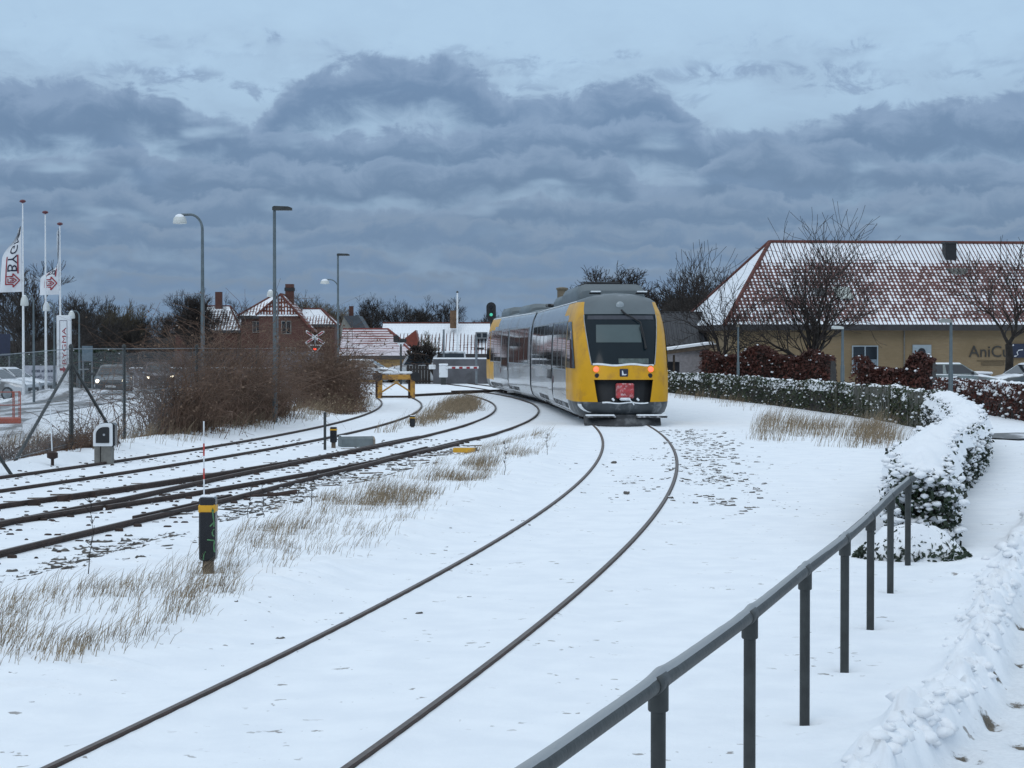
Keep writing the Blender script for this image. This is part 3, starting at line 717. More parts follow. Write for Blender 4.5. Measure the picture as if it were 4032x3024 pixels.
        hl = MB(); x, y, z = nose_pt(.0, 3.33); hl.lathe([(.115, .06), (.115, -.03), (.09, -.05), (.03, -.06)], (x, y, z), 16, axis='y'); build(hl, 'top_headlight', mat('lens', (.30, .34, .36), .15), root, smooth=True)
        for sx_ in (-.62, .72):
            hn = MB(); hn.box((sx_, 2.15, 3.70), (.34, .12, .05), 0, 0, .02); hn.box((sx_ + .02, 2.12, 3.745), (.3, .1, .045), 0, 1, .02); build(hn, 'horn', [M['black'], M['rime']], root)
        pl = MB(); pr = [(-.95, .25, -.03), (-1.0, .22, .22)]
        pl.grid([[(x * 1.02, -.10 + .28 * abs(x) ** 2 + dy, z) for x in np.linspace(-1.08, 1.0, 13)] for z, dy in ((.27, .22), (.16, .02), (.02, -.10), (-.03, -.12))]); pl.v = [(x, y - .12, z) for x, y, z in pl.v]
        pl.grid([[(x * 1.02, -.02 + .28 * abs(x) ** 2 + dy, z) for x in np.linspace(-1.08, 1.0, 13)] for z, dy in ((.27, .22), (-.03, -.12))]); build(pl, 'snowplough', M['plough'], root)
        for x0, x1 in ((-1.12, -.25), (.30, 1.18)):
            st = MB(); st.box(((x0 + x1) / 2, -.08, .215), (x1 - x0, .34, .05), 0, 0, .02); st.box(((x0 + x1) / 2, -.09, .255), (x1 - x0 - .06, .30, .05), 0, 1, .03)
            build(st, 'footboard', [M['train_under'], M['rime']], root)
        sg = MB(); sg.grid([[nose_pt(s, z, .012) for s in np.linspace(-.93 + dz_, -.86 + dz_, 3)] for z, dz_ in ((.56, 0), (.5, .005), (.43, .03), (.37, .08), (.33, .16))]); build(sg, 'snow_streak', M['rime'], root)
    # ---- side windows and doors, both sides
    def pane(mb, sd, y0, y1, z0, z1, out=.008, sl=0.0, n=5):
        R = []
        for z in np.linspace(z0, z1, n): R.append([(sd * (lut(WZ, z) + out), y0 + sl * (z - z0), z), (sd * (lut(WZ, z) + out), y1, z)])
        mb.grid(R)
    for sd in (-1, 1):
        wl = [(3.45, 4.7), (4.95, 6.65), (6.9, 8.7), (11.45, 13.2), (13.45, 15.2), (15.45, 17.2), (17.45, 19.6)] if lead else [(3.4, 5.0), (5.15, 6.8), (6.95, 8.6), (12.3, 14.2), (14.35, 16.3), (16.45, 18.2), (18.35, 19.7)]
        band = MB(); pane(band, sd, 3.3, 19.85, 1.46, 2.92, .004); build(band, 'window_band', M['mullion'], root)
        for y0, y1 in wl:
            mb = MB(); pane(mb, sd, y0, y1, 1.5, 2.88, .012); build(mb, 'side_window', M['side_glass'], root)
        mb = MB(); mb.grid([[(nose_pt(sd * s_, z)[0] + sd * .012, nose_pt(sd * s_, z)[1] - .012, z) for s_ in np.linspace(.945 + .05 * (z - 1.55) / 1.33, 1.0, 5)] + [(sd * (lut(WZ, z) + .012), 3.05, z)] for z in np.linspace(1.55, 2.88, 6)]); build(mb, 'cab_window', M['side_glass'], root)
        d = MB(); y0, y1 = (9.0, 11.2) if lead else (9.0, 11.9); pane(d, sd, y0, y1, .42, 2.94, .02, n=9); dn = build(d, 'door', M['train_silver'], root)
        q = [(y0 + .14, y0 + .52), (y0 + .62, (y0 + y1) / 2 - .06), ((y0 + y1) / 2 + .06, y1 - .62), (y1 - .52, y1 - .14)]
        for a, b_ in q:
            mb = MB(); pane(mb, sd, a, b_, 1.12, 2.82, .032, n=7); build(mb, 'door_window', M['side_glass'], dn)
        sk = MB()
        for a, b_ in ((3.2, 8.8), (11.6, 16.0)): pane(sk, sd, a, b_, .28, .50, .012, n=3)
        build(sk, 'skirt_panel', M['train_under'], root)
        if lead is False or sd == -1:
            mb = MB(); pane(mb, sd, 8.35, 8.6, 1.0, 1.22, .014, n=2); build(mb, 'door_button', mat('maroon', (.10, .02, .02), .5), root)
    # ---- roof equipment
    def unit(y0, y1, hw, z0, z1, m, name, e=.22):
        mb = MB(); P = [(-hw, z0), (-hw, z1 - e), (-hw + e * .45, z1 - e * .25), (-hw + e * 1.2, z1), (hw - e * 1.2, z1), (hw - e * .45, z1 - e * .25), (hw, z1 - e), (hw, z0)]
        rows = []
        for y, k in ((y0, .0), (y0 + .06, .55), (y0 + .35, 1.0), (y1 - .35, 1.0), (y1 - .06, .55), (y1, .0)): rows.append([(x * (.88 + .12 * k), y, z0 + (z - z0) * (.15 + .85 * k)) for x, z in P])
        mb.grid(rows); mb.f.append(tuple(range(8))); mb.m.append(0); mb.f.append(tuple(range(40, 48))); mb.m.append(0); build(mb, name, m, root, smooth=True)
    if lead:
        unit(3.6, 9.6, 1.02, 3.5, 4.02, M['train_roof'], 'roof_unit'); unit(11.0, 15.0, .92, 3.5, 3.93, M['train_roof'], 'roof_unit')
        gr = MB()
        for y in np.arange(5.0, 8.4, .17): gr.box((-.1, y, 4.06), (1.0, .09, .13), 0, 0, .02)
        gr.box((-.1, 6.7, 4.015), (1.05, 3.6, .05)); build(gr, 'roof_grille', M['black'], root)
    else:
        unit(4.2, 8.2, .95, 3.5, 3.95, M['train_roof'], 'roof_unit'); unit(12.2, 16.4, .95, 3.5, 3.92, M['train_roof'], 'roof_unit')
        ex = MB(); ex.lathe([(.26, 3.6), (.26, 3.95), (.2, 4.0), (.2, 4.42), (.24, 4.45), (.24, 4.52), (.1, 4.55)], (-.25, 17.6, 0), 12); build(ex, 'exhaust_stack', mat('stack', (.16, .13, .09), .8), root, smooth=True)
        ex = MB(); ex.box((-.2, 17.4, 3.82), (1.1, .9, .12), 0, 0, .04); build(ex, 'roof_unit', M['train_under'], root)
    gs = MB(); gs.tube([(-1.12, y, 3.47) for y in np.arange(2.6, LBODY, 1.6)], .02, 5); gs.tube([(1.12, y, 3.47) for y in np.arange(2.6, LBODY, 1.6)], .02, 5); build(gs, 'gutter', M['rime'], root)
    # ---- bogie and underfloor
    bg_ = MB(); bg_.box((0, 3.7, .42), (2.1, 3.2, .28), 0, 0, .05)
    for sx_ in (-1.0, 1.0):
        bg_.box((sx_, 3.7, .40), (.16, 3.3, .18), 0, 0, .04)
        for y in (2.75, 4.65): bg_.box((sx_ * 1.05, y, .42), (.2, .36, .3), 0, 0, .05)
        bg_.tube([(sx_, 3.45, .3), (sx_, 3.45, .62)], .11, 10); bg_.tube([(sx_, 3.95, .3), (sx_, 3.95, .62)], .11, 10)
    bo2 = build(bg_, 'bogie', M['train_under'], root)
    for y in (2.75, 4.65):
        for sx_ in (-.75, .75):
            wmb = MB(); wmb.lathe([(.38, -.03), (.42, -.025), (.385, .0), (.385, .10), (.32, .11), (.3, .06), (.12, .06), (.1, .12)] if sx_ > 0 else [(.38, .03), (.42, .025), (.385, .0), (.385, -.10), (.32, -.11), (.3, -.06), (.12, -.06), (.1, -.12)], (sx_, y, .385), 20, axis='x'); build(wmb, 'wheel', M['rail_side'], bo2)
    uf = MB()
    for y0, y1, z0 in ((6.2, 8.6, .22), (9.2, 11.4, .30), (12.2, 15.2, .2), (15.6, 17.2, .3)):
        for sx_ in (-.72, .72): uf.box((sx_, (y0 + y1) / 2, (z0 + .75) / 2), (.95, y1 - y0, .75 - z0), 0, 0, .05)
    build(uf, 'underfloor_case', M['train_under'], root)
s0 = float(np.interp(53.4, MAIN[:, 1], MS))
p1, p2, p3 = on_main(s0 + 3.7), on_main(s0 + 20.8), on_main(s0 + 37.9)
d1 = (p2 - p1) / np.linalg.norm(p2 - p1); d2 = (p3 - p2) / np.linalg.norm(p3 - p2)
n1 = p1 - d1 * 3.7; n2 = p2 + d2 * 20.8
train = thing('railcar', 'yellow and silver two-section railcar with lit red tail lamps on the curve', 'train', (n1[0], n1[1], 0), math.atan2(-d1[0], d1[1]))
ca, sa = math.cos(-train.rotation_euler.z), math.sin(-train.rotation_euler.z)
def tf_rear(x, y, z):
    wx, wy = n2[0] - d2[0] * y - d2[1] * x, n2[1] - d2[1] * y + d2[0] * x
    wx, wy = wx - n1[0], wy - n1[1]; return (wx * ca - wy * sa, wx * sa + wy * ca, z)
make_section(train, lambda x, y, z: (x, y, z), True)
make_section(train, tf_rear, False)
gw = MB()
for i in range(9):
    y = 20.40 + i * .09; k = 1.0 if i % 2 else .93
    gw.v += [(a * k, y, .55 + (b_ - .55) * (k if b_ > 1 else 1)) for a, b_ in ((-1.22, .55), (-1.24, 1.5), (-1.2, 2.9), (-1.0, 3.42), (1.0, 3.42), (1.2, 2.9), (1.24, 1.5), (1.22, .55))]
for i in range(8):
    for j in range(8): gw.f.append((i * 8 + j, i * 8 + (j + 1) % 8, i * 8 + 8 + (j + 1) % 8, i * 8 + 8 + j)); gw.m.append(0)
gw.build('gangway_bellows', M['train_grey'], train)
jb = MB(); jb.box((0, 20.8, .42), (2.0, 3.2, .26), 0, 0, .05)
for sx_ in (-1.02, 1.02):
    jb.box((sx_, 20.8, .42), (.18, 3.3, .2), 0, 0, .04)
    for y in (19.8, 20.8, 21.8): jb.box((sx_ * 1.06, y, .5), (.22, .42, .4), 0, 0, .06)
jo = jb.build('bogie', M['train_under'], train)
for y in (19.85, 21.75):
    for sx_ in (-.75, .75):
        wmb = MB(); wmb.lathe([(.385, -.06), (.385, .06), (.1, .1)], (sx_, y, .385), 20, axis='x'); wmb.build('wheel', M['rail_side'], jo)
# ================================================================== near handrail
rng = np.random.default_rng(21)
POST = [(-1.35, 1.65), (-.70, 3.65), (-.06, 5.55), (.57, 7.47), (1.165, 9.4), (1.725, 11.3), (2.28, 13.15), (2.82, 15.1), (3.41, 17.3), (4.02, 19.5)]
RH = .845
hr = thing('handrail', 'grey pipe handrail beside the footpath with snow along its top', 'handrail', (2.28, 13.15, -.06))
top = [(x, y, (.855 if i == 3 else RH)) for i, (x, y) in enumerate(POST)]
top = [(x, y, z - .05 * max(0, i - 6) / 3) for i, (x, y, z) in enumerate(top)]
mb = MB(); ext = [(POST[-1][0] + .12, POST[-1][1] + .35, top[-1][2])]
mb.tube(top + ext, .036, 14); mb.build('top_rail', M['galv_dark'], hr, world=True, smooth=True)
for (x, y), tp in zip(POST, top):
    if y < 3: continue
    mb = MB(); mb.tube([(x, y, ground_z(x, y) - .15), (x, y, tp[2])], .030, 14); po = mb.build('post', M['galv_dark'], hr, world=True, smooth=True)
    d = np.array([.29, .957, 0]); c = np.array([x, y, tp[2]])
    mb = MB(); mb.tube([c - d * .11, c - d * .105, c + d * .05, c + d * .055], [.036, .040, .040, .036], 14)
    mb.tube([c + (0, 0, -.115), c + (0, 0, -.11), c], [.037, .041, .041], 14); mb.build('tee_fitting', M['galv_dark'], po, world=True, smooth=True)
# snow lying along the pipe
M['snow_dust'] = snow_mat('snow_dust', (0.34, 0.36, 0.375), 6.0, 60.0, .4)
L = spline([t_[:2] for t_ in top] , .04); L = np.array(L); zt = np.interp(L[:, 1], [t_[1] for t_ in top], [t_[2] for t_ in top])
hh = (.002 + .010 * (fbm(L[:, 0] * 3, L[:, 1] * 3, 3, 91) + .5)) * sstep(-.22, .0, fbm(L[:, 0] * .9 + 7, L[:, 1] * .9, 2, 95) + .12) * np.interp(L[:, 1], [0, 9, 14, 19], [1, .9, .05, .0])
for (x, y) in POST: hh = hh + .012 * np.exp(-((L[:, 1] - y) / .10) ** 2)
rows = []
for a, k in ((-.66, 0), (-.42, .6), (-.25, .92), (0, 1.0), (.25, .92), (.42, .6), (.66, 0)):
    o = offset(L, -.036 * math.sin(a) * 1.0); rows.append([tuple(p) + (z + .036 * math.cos(a) + h * k - .002 + .004 * k,) for p, z, h in zip(o, zt, hh)])
mb = MB(); mb.grid(rows); mb.build('snow_cap', M['snow_dust'], hr, world=True, smooth=True)
# ================================================================== hedge loaded with snow
M['leaf_dark'] = mat('leaf_dark', (0.018, 0.032, 0.016), .55, 0, .5, 3)
M['leaf_ivy'] = mat('leaf_ivy', (0.026, 0.042, 0.017), .6, 0, .5, 2.0, dirt=(.06, .055, .02, 3))
M['leaf_beech'] = mat('leaf_beech', (0.070, 0.019, 0.012), .7, 0, .5, 2.0, dirt=(.035, .014, .010, 3))
M['grass_dry'] = mat('grass_dry', (0.25, 0.19, 0.122), .9, 0, .5, 5.0)
M['plank'] = mat('plank', (0.075, 0.072, 0.058), .85, 0, .3, 4, .3, 25, dirt=(.05, .06, .03, 3))
HEDGE = np.array(spline([(4.52, 21.2), (4.95, 23.2), (5.75, 26.6), (7.05, 31), (8.5, 36), (9.75, 41.5), (10.75, 47), (11.15, 50.5)], .25))
HT = np.gradient(HEDGE, axis=0); HT /= np.linalg.norm(HT, axis=1)[:, None]; HN = np.stack([HT[:, 1], -HT[:, 0]], 1)
def along(P, T_N, u, off):
    i = np.clip(u * (len(P) - 1), 0, len(P) - 1.001); k = i.astype(int); f = (i - k)[:, None]
    return P[k] * (1 - f) + P[k + 1] * f + T_N[k] * off[:, None]
def hedge_w(u, z): return .36 + .07 * (fbm(u * 34, z * 2.6, 3, 7)) * 2 - .10 * sstep(.62, .95, z)
def hedge(name, label, cat, P, N_, h, n, leaf, m, seed, group=None, wf=1.0, caps=.6, lowsnow=.0, clump=0.06, snow_side=.6, dens_core=True, hvar=.12):
    rng = np.random.default_rng(seed); Lh = len(P) * float(np.linalg.norm(P[1] - P[0])); base = P[len(P) // 2]
    t = thing(name, label, cat, (base[0], base[1], ground_z(*base)), 0, group)
    hu = lambda u: h * (1 + hvar * fbm(u * Lh * .8, u * 0 + seed, 3, seed) * 2)
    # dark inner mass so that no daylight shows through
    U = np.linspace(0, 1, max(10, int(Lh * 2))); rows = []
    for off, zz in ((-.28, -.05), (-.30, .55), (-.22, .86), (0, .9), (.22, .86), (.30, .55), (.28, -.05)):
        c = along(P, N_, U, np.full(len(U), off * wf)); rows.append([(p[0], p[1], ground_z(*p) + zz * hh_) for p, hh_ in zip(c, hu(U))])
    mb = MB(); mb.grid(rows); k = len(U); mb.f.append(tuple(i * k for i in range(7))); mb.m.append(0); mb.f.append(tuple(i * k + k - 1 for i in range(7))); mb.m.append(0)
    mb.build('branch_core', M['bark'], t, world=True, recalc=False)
    u = rng.random(n); r = rng.random(n); zf = rng.random(n) ** .8
    end = rng.random(n) < .12
    sgn = np.where(rng.random(n) < .5, -1, 1.0); wd = hedge_w(u * Lh / 30, zf) * wf * (1 + rng.normal(0, .10, n))
    topm = rng.random(n) < .22; off = np.where(topm, rng.uniform(-1, 1, n) * wd, sgn * wd); zf = np.where(topm, .95 + rng.normal(0, .03, n), zf)
    u = np.where(end & (rng.random(n) < .6), rng.normal(0, .004, n), u); off = np.where(end, off * rng.uniform(-1, 1, n), off)
    c = along(P, N_, np.clip(u, 0, 1), off); c = c + N_[0][None] * 0
    bk = u < 0.006; c[bk] -= (np.diff(P[:2], axis=0)[0] / np.linalg.norm(P[1] - P[0]))[None] * np.abs(rng.normal(.14, .08, bk.sum()))[:, None]
    z = height(c[:, 0], c[:, 1]) + zf * hu(np.clip(u, 0, 1)); C = np.c_[c, z]
    V, F = leaves(C, rng.uniform(.7, 1.3, n) * leaf, rng, .8, .62, .35); np_mesh('foliage', V, F, m, t, world=True)
    # snow caught on the leaves and lying along the top
    ns = int(n * snow_side); i = rng.choice(n, ns, replace=False); i = i[rng.random(len(i)) < (.35 + .65 * zf[i]) ]
    S = C[i] + np.c_[rng.normal(0, .015, (len(i), 2)), rng.uniform(.005, .03, len(i))]
    V, F = lumps(S, (.35 + 1.0 * rng.random(len(i)) ** 1.6) * clump * .95, rng, .68); np_mesh('caught_snow', V, F, M['snow_cap'], t, world=True, smooth=True)
    if caps > 0:
        k = max(8, int(Lh / .07)); U = np.linspace(0, 1, k); n_ = fbm(U * Lh * 1.6, U * 0 + 2, 4, seed + 3) ; n2 = fbm(U * Lh * 3.5, U * 0, 3, seed + 5)
        if caps < .5:
            gate = sstep(-.05, .1, fbm(U * Lh * .9, U * 0 + 4, 2, seed + 8))
        else: gate = np.ones(k)
        gate = gate * sstep(0, .012, U) * sstep(1, .99, U)
        rows = []
        for a in np.linspace(-1, 1, 13):
            lump = fbm(U * Lh * 1.15 + a * .7, U * 0 + a * 1.15, 3, seed + 9)
            o = a * wf * (.43 + .22 * n_ + .12 * n2) * (1.0 if caps > .5 else .72) * (.9 + .1 * gate); c = along(P, N_, U, o)
            zz = height(c[:, 0], c[:, 1]) + hu(U) * (.985 - .26 * abs(a) ** 3.5) + gate * ((caps * .10) * (1 - abs(a) ** 2.6) + .62 * caps * np.abs(lump) * (1 - .5 * abs(a)) + .02 * n2) - .05 * (1 - gate) - .03 * abs(a) ** 6
            rows.append([(p[0], p[1], q) for p, q in zip(c, zz)])
        mb = MB(); mb.grid(rows); mb.build('snow_cap', M['snow_cap'], t, world=True, smooth=True)
    return t
hedge('hedge', 'dark leafy hedge heaped with thick snow where the handrail ends', 'hedge', HEDGE, HN, .90, 16000, .075, M['leaf_dark'], 5, caps=.54, clump=.055, snow_side=.40)
# low snowed-over shrub at the foot of the hedge
rng = np.random.default_rng(8)
sh = thing('low_shrub', 'low shrub buried in snow at the foot of the handrail end', 'shrub', (4.2, 20.2, -.06))
c = np.array([4.22, 20.25]); n = 1200; a = rng.uniform(0, 6.28, n); r = np.sqrt(rng.random(n)); px_, py_ = c[0] + .62 * r * np.cos(a), c[1] + .5 * r * np.sin(a)
zz = .34 * (1 - r ** 2.2) * rng.uniform(.55, 1, n); V, F = leaves(np.c_[px_, py_, height(px_, py_) + zz], rng.uniform(.05, .09, n), rng, .8, .55, .3); np_mesh('foliage', V, F, M['leaf_dark'], sh, world=True)
mb = MB(); rows = []
for i in range(13):
    r = i / 12; rows.append([(c[0] + .60 * r * math.cos(t_), c[1] + .48 * r * math.sin(t_), ground_z(c[0], c[1]) + .02 + .33 * (1 - r ** 2.4) * (1 + .9 * float(fbm(np.array([math.cos(t_) * r * 2 + 5]), np.array([math.sin(t_) * r * 2]), 4, 3)[0])) - .06 * r ** 6) for t_ in np.linspace(0, 2 * math.pi, 30)])
mb.grid(rows); mb.build('snow_cap', M['snow_cap'], sh, world=True, smooth=True)
# ivy-grown plank fence that carries the hedge line on round the curve
IVY = np.array(spline([(11.2, 50.7), (11.25, 54), (11.2, 58), (11.0, 62.5), (10.5, 67), (9.75, 75.5), (8.85, 82.8), (7.7, 92.5), (6.6, 100)], .3))
IT = np.gradient(IVY, axis=0); IT /= np.linalg.norm(IT, axis=1)[:, None]; IN = np.stack([IT[:, 1], -IT[:, 0]], 1)
M['snow_thin'] = snow_mat('snow_thin', (0.70, 0.73, 0.77), 3.0, 30.0, .6)
iv = hedge('ivy_fence', 'long curved plank fence grown over with green ivy and dotted with snow', 'fence', IVY, IN, 1.0, 30000, .085, M['leaf_ivy'], 15, wf=.62, caps=.16, clump=.050, snow_side=.085, hvar=.12)
Ls = np.r_[0, np.cumsum(np.linalg.norm(np.diff(IVY, axis=0), axis=1))]
rngp = np.random.default_rng(3)
for s in np.arange(.1, 13, .145):
    x, y = np.interp(s, Ls, IVY[:, 0]), np.interp(s, Ls, IVY[:, 1]); i = min(len(IT) - 2, int(s / Ls[-1] * len(IT)))
    if float(fbm(np.array([s * .5]), np.array([2.0]), 2, 44)[0]) > .04 and rngp.random() < .8: mb = MB(); mb.box((x - IN[i][0] * .22, y - IN[i][1] * .22, .44 + rngp.uniform(-.02, .02)), (.13, .025, .98), math.atan2(IT[i][1], IT[i][0])); mb.build('plank', M['plank'], iv, world=True)
# ================================================================== dry grass, gravel
rng = np.random.default_rng(33)
def blades(name, X_, Y_, hgt, n_per, m, seed, lean=.35, w=.006, spread=.07):
    rng = np.random.default_rng(seed); N = len(X_); k = n_per
    x = np.repeat(X_, k) + rng.normal(0, spread, N * k); y = np.repeat(Y_, k) + rng.normal(0, spread, N * k)
    h = np.repeat(hgt, k) * rng.uniform(.4, 1.15, N * k); z = height(x, y) - .02
    a = rng.normal(.15, 1.0, N * k); l = lean * rng.uniform(.2, 1.6, N * k)
    dx, dy = np.sin(a * .6 + 1.3) * l * h, np.cos(a) * .5 * l * h
    P0 = np.c_[x, y, z]; P1 = np.c_[x + dx * .38, y + dy * .38, z + h * .62]; P2 = np.c_[x + dx, y + dy, z + h]
    V1, F1 = segs(P0, P1, w * .7, w * .55, 3); V2, F2 = segs(P1, P2, w * .55, w * .2, 3)
    o = np_mesh(name, np.r_[V1, V2], np.r_[F1, F2 + len(V1)], m); tag(o, kind='stuff'); return o
def in_region(poly_px, n, seed, z=0.0, thr=-.1, sc_=(.8, .8)):
    """random ground points inside a measured outline"""
    rng = np.random.default_rng(seed); P = np.array([G(*p, z)[:2] for p in poly_px]); lo, hi = P.min(0), P.max(0)
    Q = rng.uniform(lo, hi, (n * 4, 2)); ins = np.zeros(len(Q), bool)
    for (ax, ay), (bx, by) in zip(P, np.roll(P, -1, 0)):
        c = (ay > Q[:, 1]) != (by > Q[:, 1]); ins ^= c & (Q[:, 0] < (bx - ax) * (Q[:, 1] - ay) / (by - ay + 1e-12) + ax)
    Q = Q[ins]; f = fbm(Q[:, 0] * sc_[0] + Q[:, 1] * .25, Q[:, 1] * sc_[1], 3, seed) + rng.normal(0, .06, len(Q)); Q = Q[f > thr]; return Q[:n]
R1 = [(-60, 1330), (150, 1290), (430, 1225), (480, 1150), (700, 1080), (930, 1010), (1010, 975), (1190, 925), (1200, 965), (1120, 1010), (1000, 1075), (900, 1130), (800, 1190), (640, 1240), (420, 1290), (300, 1340), (100, 1360), (-60, 1420)]
R2 = [(-60, 1320), (420, 1240), (520, 1230), (560, 1270), (420, 1340), (320, 1400), (150, 1440), (-60, 1470)]
Q = np.r_[in_region(R1, 760, 1, thr=-.01, sc_=(.8, .6)), in_region(R2, 190, 2, thr=.03)]
blades('dry_grass', Q[:, 0], Q[:, 1], rng.uniform(.07, .25, len(Q)), 8, M['grass_dry'], 1, .6, .0030, .09)
Q = in_region([(500, 1170), (700, 1090), (760, 1095), (880, 1060), (960, 1030), (1060, 990), (1080, 1030), (950, 1080), (830, 1120), (720, 1150), (560, 1190)], 420, 3, thr=.02, sc_=(.9, .5))
blades('dry_grass', Q[:, 0], Q[:, 1], rng.uniform(.12, .26, len(Q)), 11, M['grass_dry'], 2, .6, .0038, .08)
Q = np.r_[in_region([(1630, 950), (1650, 900), (1760, 915), (1850, 915), (1940, 945), (1930, 965), (1800, 962)], 260, 4, thr=-.05), in_region([(1850, 920), (1900, 915), (1945, 950), (1850, 960)], 130, 5, thr=-.2)]
blades('dry_grass', Q[:, 0], Q[:, 1], rng.uniform(.2, .62, len(Q)), 7, M['grass_dry'], 3, .5, .005, .16)
Q = np.r_[in_region([(800, 935), (900, 905), (960, 870), (1020, 862), (1030, 885), (960, 905), (880, 925)], 420, 6, thr=-.03), in_region([(950, 885), (985, 860), (1025, 865), (1020, 885)], 200, 7, thr=-.3)]
blades('dry_grass', Q[:, 0], Q[:, 1], rng.uniform(.15, .42, len(Q)), 8, M['grass_dry'], 4, .65, .006, .18)
Q = np.r_[in_region([(0, 985), (0, 945), (210, 945), (300, 940), (560, 900), (700, 870), (790, 845), (800, 875), (700, 900), (590, 925), (330, 965), (200, 985)], 650, 8, thr=-.05), in_region([(1440, 850), (1600, 850), (1720, 880), (1700, 895), (1500, 870)], 60, 9, thr=0)]
blades('dry_grass', Q[:, 0], Q[:, 1], rng.uniform(.2, .5, len(Q)), 8, M['grass_dry'], 5, .5, .006, .16)
# ballast stones poking out of the snow
M['stone'] = mat('stone', (0.095, 0.086, 0.076), .9, 0, .55, 8, snow=(.86, .6, 20))
def strewn(P, wd, n, seed, r=(.015, .05), thr=.0):
    rng = np.random.default_rng(seed); P = np.array(spline(P, .4)); i = rng.integers(0, len(P), n); o = rng.normal(0, wd, n); q = P[i] + rng.normal(0, .35, (n, 2)); q[:, 0] += o
    f = fbm(q[:, 0] * 1.2, q[:, 1] * .5, 3, seed); q = q[f + rng.normal(0, .05, n) > thr]
    return np.c_[q, height(q[:, 0], q[:, 1]) - .004], r[0] + (r[1] - r[0]) * rng.random(len(q)) ** 2.6
sets = [strewn([(-6.3, 16.5), (-4.4, 20.3), (-3.6, 26), (-2.6, 33), (-1.8, 40)], .22, 2600, 1, (.012, .085), -.03), strewn([(-1.75, 13), (-.9, 19), (.2, 25), (1.0, 31), (1.6, 37), (1.75, 42)], .10, 260, 2, (.008, .04), .10),
        strewn([(1.9, 28), (2.6, 34), (2.95, 39)], .30, 420, 3, (.015, .045), .05), strewn([G(1600, 1095)[:2], G(1555, 1040)[:2], G(1530, 985)[:2], G(1515, 945)[:2], G(1500, 925)[:2]], .24, 1500, 4, (.012, .06), -.10),
        strewn([(-8.0, 28), (-7.0, 34), (-6.0, 41)], .5, 420, 5, (.015, .045), .04), strewn([(-7.2, 20), (-6.0, 26), (-4.6, 34), (-3.4, 40)], .5, 420, 6, (.012, .04), .06), strewn([(7, 44), (9, 43.5), (11, 43)], .5, 90, 7, (.02, .05), .0),
        strewn([(-1.9, 12), (.2, 14.5), (1.7, 26)], 1.0, 26, 8, (.006, .014), .0), strewn([(-2.9, 12), (-1.9, 15), (-1.0, 18)], .4, 60, 9, (.012, .03), .05)]
V, F = lumps(np.concatenate([s_[0] for s_ in sets]), np.concatenate([s_[1] for s_ in sets]), rng, .55)
tag(np_mesh('ballast_stones', V, F, M['stone'], smooth=False), kind='stuff')
def stray(p, r, seed, label):
    V, F = lumps(np.array([[0, 0, 0.]]), np.array([r]), np.random.default_rng(seed), .75); x, y = p[:2]
    o = np_mesh('stray_stone', V, F, M['stone']); o.location = (x, y, ground_z(x, y) + r * .3); tag(o, label, 'stone', 'stray stones on the snow')
stray(G(1354, 1060), .055, 3, 'dark stone lying between the rails nearest the foreground'); stray(G(1326, 995), .05, 4, 'brown stone on the snow inside the left rail ahead of the railcar')
# clods thrown off the cleared path
q = []; rngc = np.random.default_rng(9)
for y in np.arange(8, 26, .13):
    x = np.interp(y, [b[1] for b in BANK_FOOT], [b[0] for b in BANK_FOOT]); q.append((x - abs(rngc.normal(.16, .17)), y + rngc.normal(0, .05)))
q = np.array(q); V, F = lumps(np.c_[q, height(q[:, 0], q[:, 1]) + .004], rngc.uniform(.012, .06, len(q)), rngc, .7)
Vs, Fs = [V], [F]; k = 120; yy = rngc.uniform(8.5, 22, k); xx = np.interp(yy, [b[1] for b in BANK_FOOT], [b[0] for b in BANK_FOOT]) - np.abs(rngc.normal(.12, .10, k)); V2, F2 = lumps(np.c_[xx, yy, height(xx, yy) - .01], rngc.uniform(.02, .075, k), rngc, .75)
tag(np_mesh('snow_clods', np.r_[V, V2], np.r_[F, F2 + len(V)], M['snow_cap']), kind='stuff')
# tall weed stalks
def weed(p, h, seed, label):
    rng = np.random.default_rng(seed); x, y = p[0], p[1]; P0, P1, r0 = [], [], []
    q = np.array([0, 0, -.03]); d = np.array([.04, 0, 1.0])
    for i in range(7):
        n_ = q + d * h / 7 + np.r_[rng.normal(0, .012, 2), 0]; P0.append(q); P1.append(n_); r0.append(.006 * (1 - i / 9))
        if i > 1:
            for _ in range(4):
                e = rng.normal(size=3); e[2] = abs(e[2]) + .6; e /= np.linalg.norm(e); P0.append(n_); P1.append(n_ + e * h * rng.uniform(.06, .16)); r0.append(.0035)
        q = n_
    V, F = segs(P0, P1, r0, np.array(r0) * .7, 4); o = np_mesh('weed_stalk', V, F, M['twig']); o.location = (x, y, ground_z(x, y)); tag(o, label, 'weed', 'dry weed stalks')
weed(G(190, 1248), .70, 1, 'tall dry branching weed to the left of the black and yellow post')
weed(G(535, 1135), .42, 2, 'dark dry weed just right of the black and yellow post'); weed(G(668, 1110), .36, 3, 'short dark weed above the grassy ledge'); weed(G(1090, 1030), .55, 4, 'stiff dead stalk standing near the yellow beam')
weed(G(568, 1130), .40, 6, 'dark weed clump beside the rails right of the thin cable'); weed(G(1182, 985), .42, 7, 'bushy dead stalk near the bend of the left rail')
